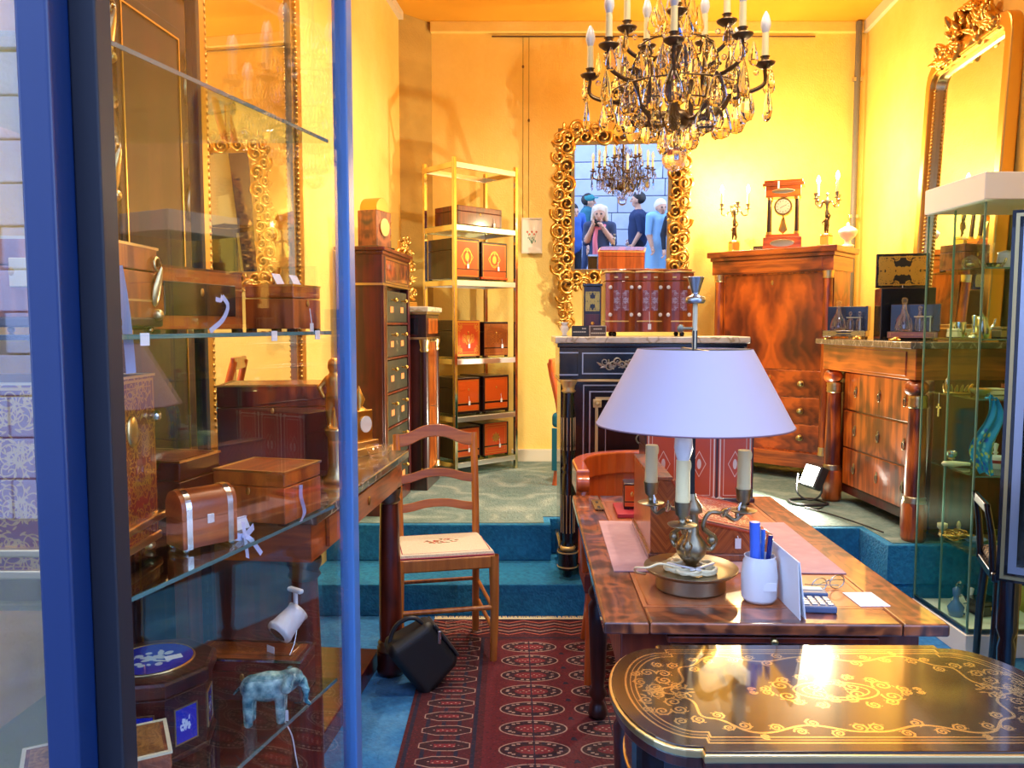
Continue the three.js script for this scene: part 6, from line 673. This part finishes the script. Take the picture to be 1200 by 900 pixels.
  { const t = thing('blue_scarf', 'turquoise silk scarf hanging over the middle shelf of the glass case', 'scarf', [2.0, 0, 0]); const W = 10, H = 26, pos = [], idx = [], uv = []; for (let j = 0; j <= H; j++) for (let i = 0; i <= W; i++) { const u = i / W, v = j / H, wd = 0.03 + 0.075 * Math.sin(Math.min(1, v * 1.6) * 1.5) * (v > 0.7 ? 1 - (v - 0.7) * 2.2 : 1); pos.push((u - 0.5) * wd - 0.02 * v + 0.02 * Math.sin(v * 7), 1.112 - v * 0.33 + 0.01 * Math.sin(u * 6), -3.292 + 0.008 * Math.sin(u * 14 + v * 5)); uv.push(u, v); if (i < W && j < H) { const k = j * (W + 1) + i; idx.push(k, k + W + 1, k + 1, k + 1, k + W + 1, k + W + 2); } } const g = new THREE.BufferGeometry(); g.setAttribute('position', new THREE.Float32BufferAttribute(pos, 3)); g.setAttribute('uv', new THREE.Float32BufferAttribute(uv, 2)); g.setIndex(idx); g.computeVertexNormals(); g.userData.keep = true; part(t, 'cloth', g, phys({ map: ctex(64, 128, (x) => { x.fillStyle = '#1c9cc8'; x.fillRect(0, 0, 64, 128); const R = rnd(3); for (let i = 0; i < 60; i++) { x.fillStyle = ['#c8d860', '#2868c8', '#70d0d8'][(R() * 3) | 0]; x.beginPath(); x.arc(R() * 64, R() * 70, 3, 0, 6.3); x.fill(); } }), roughness: 0.5, side: THREE.DoubleSide })); part(t, 'fold_over_shelf', box(0.04, 0.006, 0.02, 0, 1.1005, -3.302, 0.002), phys({ color: lin(0.02, 0.3, 0.5), roughness: 0.6 })); }
  { const t = thing('magnifying_glass', 'large magnifying glass with pale wooden handle in the glass case', 'magnifier', [2.020, S.d, -3.500], -0.15); part(t, 'handle', lathe([[0.001, 0], [0.011, 0.01], [0.013, 0.05], [0.009, 0.1], [0.007, 0.12], [0.001, 0.122]], 0, 0, 0, 14).rotateZ(-PI / 2).translate(-0.10, 0.014, 0), M.cream); part(t, 'lens_rim', new THREE.TorusGeometry(0.04, 0.004, 8, 32).rotateX(0.9).translate(0.065, 0.036, 0), M.silver); part(t, 'lens', sph(0.039, 0, 0, 0, 1, 1, 0.15, 20).rotateX(0.9).translate(0.065, 0.036, 0), M.bottle); }
  lat('striped_cup', 'white and red striped cup on the shelf with the magnifying glass', 'cup', [2.140, S.d, -3.470], [[0.001, 0], [0.025, 0.001], [0.036, 0.03], [0.038, 0.055], [0.034, 0.055], [0.03, 0.02]], M.white, 20, (t) => part(t, 'red_band', lathe([[0.0355, 0.026], [0.0385, 0.04], [0.038, 0.04], [0.035, 0.026]]), phys({ color: lin(0.3, 0.03, 0.03), roughness: 0.4 })));
  { const t = thing('jewellery_heap', 'tangled heap of gilt brooches on the low shelf of the glass case', 'jewellery', [2.000, S.e, -3.520]); const R = rnd(33), g = []; for (let i = 0; i < 26; i++) g.push(new THREE.TorusGeometry(0.012 + R() * 0.012, 0.0035, 6, 14).rotateX(PI / 2 + (R() - 0.5) * 0.9).translate((R() - 0.5) * 0.1, 0.012 + R() * 0.02, (R() - 0.5) * 0.06)); part(t, 'brooches', g, M.gilt).userData.kind = 'stuff'; }
  lat('enamel_dish', 'blue and white dish on the low shelf of the glass case', 'dish', [2.070, S.e, -3.490], [[0.001, 0], [0.03, 0.001], [0.05, 0.014], [0.048, 0.016], [0.001, 0.006]], phys({ color: lin(0.2, 0.3, 0.55), roughness: 0.3 })); lat('gilt_tray', 'round gilt tray on the low shelf of the glass case', 'tray', [2.160, S.e, -3.520], [[0.001, 0], [0.05, 0.001], [0.055, 0.01], [0.05, 0.006], [0.001, 0.004]], M.brass);
  lat('scent_bottle', 'blue cut glass scent bottle on the floor of the glass case', 'bottle', [2.000, S.f, -3.490], [[0.001, 0], [0.03, 0.001], [0.036, 0.04], [0.014, 0.07], [0.01, 0.09], [0.016, 0.1], [0.016, 0.125], [0.001, 0.135]], phys({ color: lin(0.1, 0.2, 0.5), roughness: 0.08, clearcoat: 1 }), 10, (t) => part(t, 'silver_cap', cyl(0.014, 0.012, 0.02, 0, 0.1, 0), M.silver)); lat('crystal_flask', 'clear crystal flask behind the blue scent bottle', 'bottle', [2.030, S.f, -3.520], [[0.001, 0], [0.03, 0.001], [0.034, 0.06], [0.012, 0.09], [0.012, 0.12], [0.018, 0.13], [0.001, 0.15]], M.crystal, 10); casket('black_etui', 'black case on the floor of the glass case', [2.140, S.f, -3.520], 0.2, 0.12, 0.07, 0.1, { mat: M.ebony, feet: 0.003 });
  for (const [label, x, y, z, m, k] of [['slender silver candlestick before the silver beaker', 1.975, S.b, -3.40, M.silver, 0], ['brass seal with tall handle beside the pale little box', 1.985, S.b, -3.60, M.brass, 1], ['gilt egg cup next to the little brass bell', 2.09, S.b, -3.56, M.giltPale, 2], ['silver thimble stand on the middle shelf beside the tiara', 1.99, S.c, -3.62, M.silver, 1], ['bronze figurine base on the magnifier shelf', 2.12, S.d, -3.60, M.bronze, 0], ['white porcelain figurine on the magnifier shelf', 2.19, S.d, -3.56, M.white, 0], ['silver egg cup on the magnifier shelf', 2.02, S.d, -3.61, M.silver, 2], ['gilt pillbox stack on the low shelf of the glass case', 2.06, S.e, -3.60, M.giltPale, 1], ['cream netsuke on the low shelf of the glass case', 1.985, S.e, -3.60, M.cream, 2], ['white scent flask cap on the floor of the glass case', 2.12, S.f, -3.58, M.white, 0]]) lat('trinket', label, 'trinket', [x, y, z], [[[0.001, 0], [0.024, 0.001], [0.02, 0.008], [0.007, 0.016], [0.006, 0.05], [0.012, 0.056], [0.006, 0.064], [0.012, 0.095], [0.001, 0.1]], [[0.001, 0], [0.018, 0.001], [0.018, 0.014], [0.006, 0.024], [0.01, 0.045], [0.007, 0.06], [0.001, 0.066]], [[0.001, 0], [0.018, 0.001], [0.006, 0.012], [0.006, 0.02], [0.022, 0.036], [0.022, 0.055], [0.018, 0.055], [0.001, 0.03]]][k], m, 18, (t) => part(t, 'collar', new THREE.TorusGeometry(0.012, 0.003, 6, 18).rotateX(PI / 2).translate(0, 0.02, 0), M.gilt));
  { const t = thing('silver_cross', 'small silver cross pendant hanging inside the glass case', 'pendant', [1.945, 0.99, -3.60]); part(t, 'cross', [box(0.004, 0.06, 0.008, 0, 0, 0), box(0.004, 0.008, 0.035, 0, 0.038, 0)], M.silver); part(t, 'thread', cyl(0.0008, 0.0008, 0.05, 0, 0.06, 0, 5), M.white); }
}
// ---------- the shop window ----------
{
  const PR = 74.8 * D2R, edgeM = phys({ color: lin(0.10, 0.22, 0.22), roughness: 0.1, clearcoat: 1 });
  const names = ['the lowest glass shelf of the shop window', 'the glass shelf of the shop window with the brass-inlaid casket', 'the glass shelf of the shop window at eye level', 'the empty topmost glass shelf of the shop window'];
  [0.48, 0.943, 1.393, 1.872].forEach((y, i) => { const t = thing('window_shelf', names[i].replace('the ', ''), 'shelf', [0, y, 0]); const p = [[-1.20, 1.29], [-0.665, 1.29], [-0.462, 2.03], [-1.17, 2.03]]; part(t, 'glass', slab(p, 0.009, -0.009, 0.0005), i === 2 ? phys({ color: lin(0.03, 0.04, 0.05), roughness: 0.1, clearcoat: 1 }) : M.shelfGlass); const a = V(-0.665, 0, -1.29), b = V(-0.462, 0, -2.03), L = a.distanceTo(b); if (i === 2) for (const k of [0.12, 0.65, 0.9]) part(t, 'price_tag', box(0.022, 0.022, 0.0015, 0, -0.02, 0.004).rotateY(PR).translate(a.x + (b.x - a.x) * k, 0, a.z + (b.z - a.z) * k), M.card); part(t, 'polished_edge', box(L, 0.008, 0.003, 0, -0.0085, 0).rotateY(Math.atan2(b.x - a.x, b.z - a.z) - PI / 2).translate((a.x + b.x) / 2, 0, (a.z + b.z) / 2), edgeM); });
  for (const [x, l] of [[-0.80, 'black slotted shelf upright behind the brass-inlaid casket'], [-1.14, 'black slotted shelf upright against the left wall']]) { const t = thing('shelf_upright', l, 'shelf post', [x, 0.12, -2.045]); part(t, 'channel', box(0.028, 2.45, 0.024, 0, 0, 0, 0.003), M.blackMetal); const g = []; for (let i = 0; i < 40; i++) g.push(box(0.006, 0.03, 0.002, 0, 0.05 + i * 0.06, 0.0125)); part(t, 'slots', g, M.black).userData.kind = 'stuff'; }
  const rib = M.ribbon;
  { const t = casket('bronze_mounted_box', 'orange mahogany box with gilt bronze corner mounts on the eye-level window shelf', [-0.85, 1.393, -1.47], 0, 0.30, 0.165, 0.22, { mat: M.yew, edge: M.giltPale, feet: 0.012, ball: 1, footMat: M.giltPale, base: M.rosewood }); for (const z of [-0.09, 0.09]) part(t, 'corner_mount', [place(leaf(0.08, 0.03), 0.152, 0.05, z, 0, PI / 2, 0), place(spiral(1.3, 0.018, 0.005, 1, 16, 0.002), 0.154, 0.13, z, 0, PI / 2, 0), sph(0.012, 0.156, 0.035, z)], M.giltPale, 'gilt bronze mount'); part(t, 'white_ribbon', strip([[0.155, 0.12, 0.06], [0.162, 0.06, 0.058], [0.165, -0.02, 0.05], [0.172, -0.07, 0.06]], 0.018), rib, 'pale blue ribbon'); part(t, 'lock_plate', box(0.05, 0.05, 0.004, 0.02, 0.08, 0.111, 0.002), M.giltPale); part(t, 'side_lines', [box(0.002, 0.004, 0.2, 0.1505, 0.06, 0)], M.giltPale); }
  { const t = casket('long_writing_box', 'long mahogany writing box with dark sunk panel and white ribbon on the eye-level window shelf', [-0.765, 1.393, -1.745], PR, 0.30, 0.135, 0.2, { mat: M.flame, edge: M.mahogany, feet: 0.006, turn: true }); part(t, 'dark_panel', box(0.24, 0.07, 0.004, 0, 0.035, 0.1, 0.002), M.rosewood, 'dark sunk panel'); part(t, 'ribbon_bow', [strip([[0.06, 0.08, 0.108], [0.075, 0.06, 0.112], [0.055, 0.03, 0.114], [0.0, 0.002, 0.118]], 0.012), strip([[0.06, 0.08, 0.108], [0.045, 0.07, 0.115], [0.03, 0.072, 0.113]], 0.01)], rib, 'white ribbon bow'); }
  { const t = casket('card_box', 'low mahogany card box with white tent cards by the end post of the window', [-0.56, 1.393, -1.955], PR, 0.13, 0.11, 0.13, { mat: M.flame, edge: M.gilt, feet: 0.006, tag: 1 }); part(t, 'tent_card', [box(0.035, 0.03, 0.001, -0.03, 0, 0).rotateX(-0.5).translate(0, 0.112, 0.012), box(0.035, 0.03, 0.001, 0.035, 0, 0).rotateX(-0.5).translate(0, 0.112, 0.02)].slice(0, 1), M.card, 'white tent card'); part(t, 'tent_card', box(0.035, 0.03, 0.001, 0.035, 0, 0).rotateX(-0.5).translate(0, 0.112, 0.02), M.card); }
  { const t = casket('brass_inlaid_casket', 'tall red tortoiseshell casket covered in brass inlay in the shop window', [-0.91, 0.943, -1.50], 0, 0.34, 0.365, 0.27, { mat: M.rosewood, front: F.boulle, sideFront: F.boulle, base: M.giltPale, edge: M.giltPale, feet: 0.02, ball: 1, footMat: M.giltPale, lid: 0.09 }); part(t, 'plinth_moulding', [box(0.37, 0.016, 0.30, 0, 0.062, 0, 0.005)], M.giltPale, 'gilt moulding'); part(t, 'corner_knob', sph(0.012, 0.178, 0.28, -0.12), M.silver); part(t, 'lock_plate', sph(0.026, 0.172, 0.26, -0.03, 0.3, 1.2, 0.8), M.giltPale); }
  { const t = thing('domed_trunk', 'miniature domed wooden trunk with silver bands in the shop window', 'box', [-0.655, 0.943, -1.65], 48 * D2R), w = 0.12, d = 0.075, dome = new THREE.Shape().moveTo(-d / 2, 0).lineTo(d / 2, 0).lineTo(d / 2, 0.02).absarc(0, 0.02, d / 2, 0, PI, false); part(t, 'body', box(w, 0.06, d, 0, 0.008, 0, 0.002), M.yew, null, true); part(t, 'domed_lid', ext(dome, w).translate(0, 0.069, -w / 2).rotateY(PI / 2), M.yew, null, true); for (const x of [-0.045, 0.045]) part(t, 'silver_band', [box(0.012, 0.062, d + 0.003, x, 0.007, 0), ext(dome, 0.012).scale(1.03, 1.04, 1).translate(0, 0.069, x - 0.006).rotateY(PI / 2)], M.silver); for (const [x, z] of [[-1, 1], [1, 1], [-1, -1], [1, -1]]) part(t, 'foot', sph(0.007, x * 0.05, 0.006, z * 0.03), M.silver); part(t, 'lock', box(0.016, 0.02, 0.004, 0, 0.055, d / 2 + 0.001, 0.001), M.silver); }
  casket('dark_box', 'dark box with brass-edged lid between the inlaid casket and the yew box', [-0.815, 0.943, -1.85], -12 * D2R, 0.18, 0.16, 0.16, { mat: M.dark, edge: M.giltPale, top: F.marq });
  { const t = casket('yew_box', 'orange yew box with ribbon-tied key by the end post of the window', [-0.595, 0.943, -1.915], -15 * D2R, 0.19, 0.125, 0.17, { mat: M.yew, edge: M.giltPale, feet: 0.003 }); part(t, 'key_ribbon', strip([[0.1, 0.085, 0.02], [0.105, 0.06, 0.03], [0.108, 0.02, 0.02], [0.115, 0.004, 0.05]], 0.01), rib, 'pale ribbon'); }
  { const t = thing('ribbon_bow', 'pale blue ribbon bow lying at the edge of the window shelf', 'ribbon', [-0.592, 0.944, -1.70], PR); part(t, 'bow', [strip([[-0.04, 0.02, 0], [0, 0.004, 0.006], [0.045, 0.016, 0.004]], 0.016), strip([[-0.02, -0.035, 0.03], [0, 0.004, 0.012], [0.01, 0.035, 0.0]], 0.014), strip([[0.03, -0.04, 0.032], [0.005, 0.0, 0.02], [0, 0.008, 0.008]], 0.012)], rib); part(t, 'knot', sph(0.007, 0, 0.006, 0.008), rib); }
  { const t = thing('tent_card', 'small white tent card before the yew box', 'card', [-0.625, 0.943, -1.79], 60 * D2R); part(t, 'card_leaf', box(0.04, 0.03, 0.001).rotateX(-0.5).translate(0, 0, 0.012), M.card); part(t, 'card_leaf', box(0.04, 0.03, 0.001).rotateX(0.5).translate(0, 0, -0.012), M.card); }
  // lowest shelf
  const blue = (seed) => phys({ map: ctex(128, 128, (x) => { x.fillStyle = '#1530b8'; x.fillRect(0, 0, 128, 128); const R = rnd(seed); x.fillStyle = '#cfe0f4'; for (let i = 0; i < 26; i++) { const a = R() * 6.3, r = R() * 40; x.beginPath(); x.ellipse(64 + r * Math.cos(a), 64 + r * Math.sin(a) * 0.8, 4 + R() * 8, 3 + R() * 4, R() * 3, 0, 6.3); x.fill(); } }), roughness: 0.2, clearcoat: 1 });
  { const t = thing('octagonal_box', 'octagonal rosewood box set with blue and white plaques', 'box', [-0.80, 0.48, -1.715], 0.2), o8 = (r) => Array.from({ length: 8 }, (_, i) => [r * Math.cos((i + 0.5) * PI / 4), r * Math.sin((i + 0.5) * PI / 4)]); part(t, 'body', slab(o8(0.125), 0.135, 0.008, 0.002), M.rosewood); part(t, 'lid', slab(o8(0.128), 0.04, 0.144, 0.008), M.rosewood); part(t, 'foot_rim', slab(o8(0.13), 0.012, 0, 0.003), M.rosewood); part(t, 'lid_plaque', planar(cyl(0.085, 0.085, 0.005, 0, 0.183, 0, 36), 'xz'), blue(5), 'oval blue plaque with white figures'); part(t, 'lid_ring', new THREE.TorusGeometry(0.086, 0.003, 6, 40).rotateX(PI / 2).translate(0, 0.186, 0), M.giltPale); part(t, 'price_card', box(0.035, 0.001, 0.022, 0.04, 0.189, 0.02).rotateY(0.4), M.card); for (let i = 0; i < 8; i++) { const a = i * PI / 4, ry = PI / 2 - a; part(t, 'side_plaque', [planar(box(0.05, 0.075, 0.004, 0, 0.035, 0.1165))].map((g) => g.rotateY(ry)), blue(10 + i), 'blue plaque'); part(t, 'plaque_frame', frame(0.056, 0.081, 0.003, 0.005, 0, 0.032, 0.117).map((g) => g.rotateY(ry)), M.giltPale); } }
  casket('gold_edged_box', 'burr box with broad cream-edged lid in front of the octagonal box', [-0.79, 0.48, -1.455], 28 * D2R, 0.25, 0.12, 0.14, { mat: M.walnut, edge: M.cream, top: polish(woodTex(0xb07a3c, 0x6e4420, 231, { burl: 0.8 })), feet: 0.004 });
  casket('inlaid_brown_box', 'flat brown box with silver-edged lid behind the jade elephant', [-0.66, 0.48, -1.955], -4 * D2R, 0.29, 0.105, 0.12, { mat: M.mahoganyDeep, edge: M.silver, top: F.marq, feet: 0.003 });
  { const jade = phys({ map: dtex(128, 128, (u, v) => mix([176, 216, 208], [30, 92, 104], clamp(fbm(u * 9, v * 9, 300, 4) * 2 - 0.5)), true, 6), roughness: 0.25, clearcoat: 0.6 }); const t = thing('jade_elephant', 'mottled green elephant figurine standing on the lowest window shelf', 'figurine', [-0.57, 0.48, -1.80], 195 * D2R), k = 0.001; const b = [[[0, 92, 0], [38, 94, 0], 34, 32], [[-34, 96, 0], [0, 92, 0], 30, 34], [[-62, 108, 0], [-52, 104, 0], 24, 26], [[-84, 98, 0], [-92, 70, 0], 11, 9], [[-92, 70, 0], [-90, 44, 0], 9, 6], [[-90, 44, 0], [-100, 34, 0], 6, 5], [[-54, 118, 22], [-44, 96, 34], 12, 14], [[-54, 118, -22], [-44, 96, -34], 12, 14], [[72, 96, 0], [84, 80, 2], 4, 3], [[-80, 88, 10], [-98, 78, 12], 4, 2.5], [[-80, 88, -10], [-98, 78, -12], 4, 2.5]]; for (const [x, z] of [[-32, 17], [-28, -17], [44, 17], [50, -17]]) b.push([[x, 70, z], [x, 8, z], 14, 11.5]); part(t, 'body', metric(blend(b.map(([p, q, r, s]) => [p.map((v) => v * k * 0.92), q.map((v) => v * k * 0.92), r * k * 0.92, s * k * 0.92]), [-0.12, -0.01, -0.06], [0.1, 0.15, 0.06], 0.0045)), jade); }
  { const t = thing('ivory_viewer', 'white cylindrical viewer with dark lens on a wire stand', 'optical viewer', [-0.57, 0.5855, -1.955], -35 * D2R); part(t, 'barrel', lathe([[0.024, 0], [0.034, 0.004], [0.036, 0.012], [0.033, 0.02], [0.028, 0.07], [0.03, 0.08], [0.001, 0.08]], 0, 0, 0, 24).rotateX(-PI / 2 + 0.55).translate(0, 0.05, 0.03), M.white); part(t, 'dark_lens', cyl(0.024, 0.024, 0.003, 0, 0.003, 0, 20).rotateX(-PI / 2 + 0.55).translate(0, 0.05, 0.03), M.black); part(t, 'top_bar', [box(0.05, 0.012, 0.016, 0, 0.142, -0.03, 0.005), box(0.01, 0.04, 0.01, 0, 0.105, -0.03, 0.003)], M.white); part(t, 'wire_stand', [tube([[0.02, 0.08, -0.02], [0.03, 0.03, 0], [0.034, 0.003, 0.02]], 0.002, 10, 5), tube([[-0.02, 0.08, -0.02], [-0.03, 0.03, -0.01], [-0.034, 0.003, -0.03]], 0.002, 10, 5), tube([[0.034, 0.003, 0.02], [0, 0.003, -0.04], [-0.034, 0.003, -0.03]], 0.002, 10, 5)], M.silver); part(t, 'price_card', box(0.028, 0.018, 0.001, -0.02, 0.001, 0.035), M.card); }
  { const t = thing('price_label', 'white price label on a cord hanging from the lowest window shelf', 'label', [-0.535, 0.48, -1.80]); part(t, 'cord', tube([[0.0, 0.0015, 0], [0.014, -0.04, -0.01], [0.02, -0.1, -0.02], [0.03, -0.18, -0.03]], 0.0018, 16, 5), M.white); part(t, 'label_card', box(0.02, 0.026, 0.001, 0.0, 0, 0.0).translate(0, 0.0005, 0), M.card); }
}
scene.traverse((o) => { if (o.isMesh) { o.castShadow = true; o.receiveShadow = true; } });
renderer.render(scene, camera);
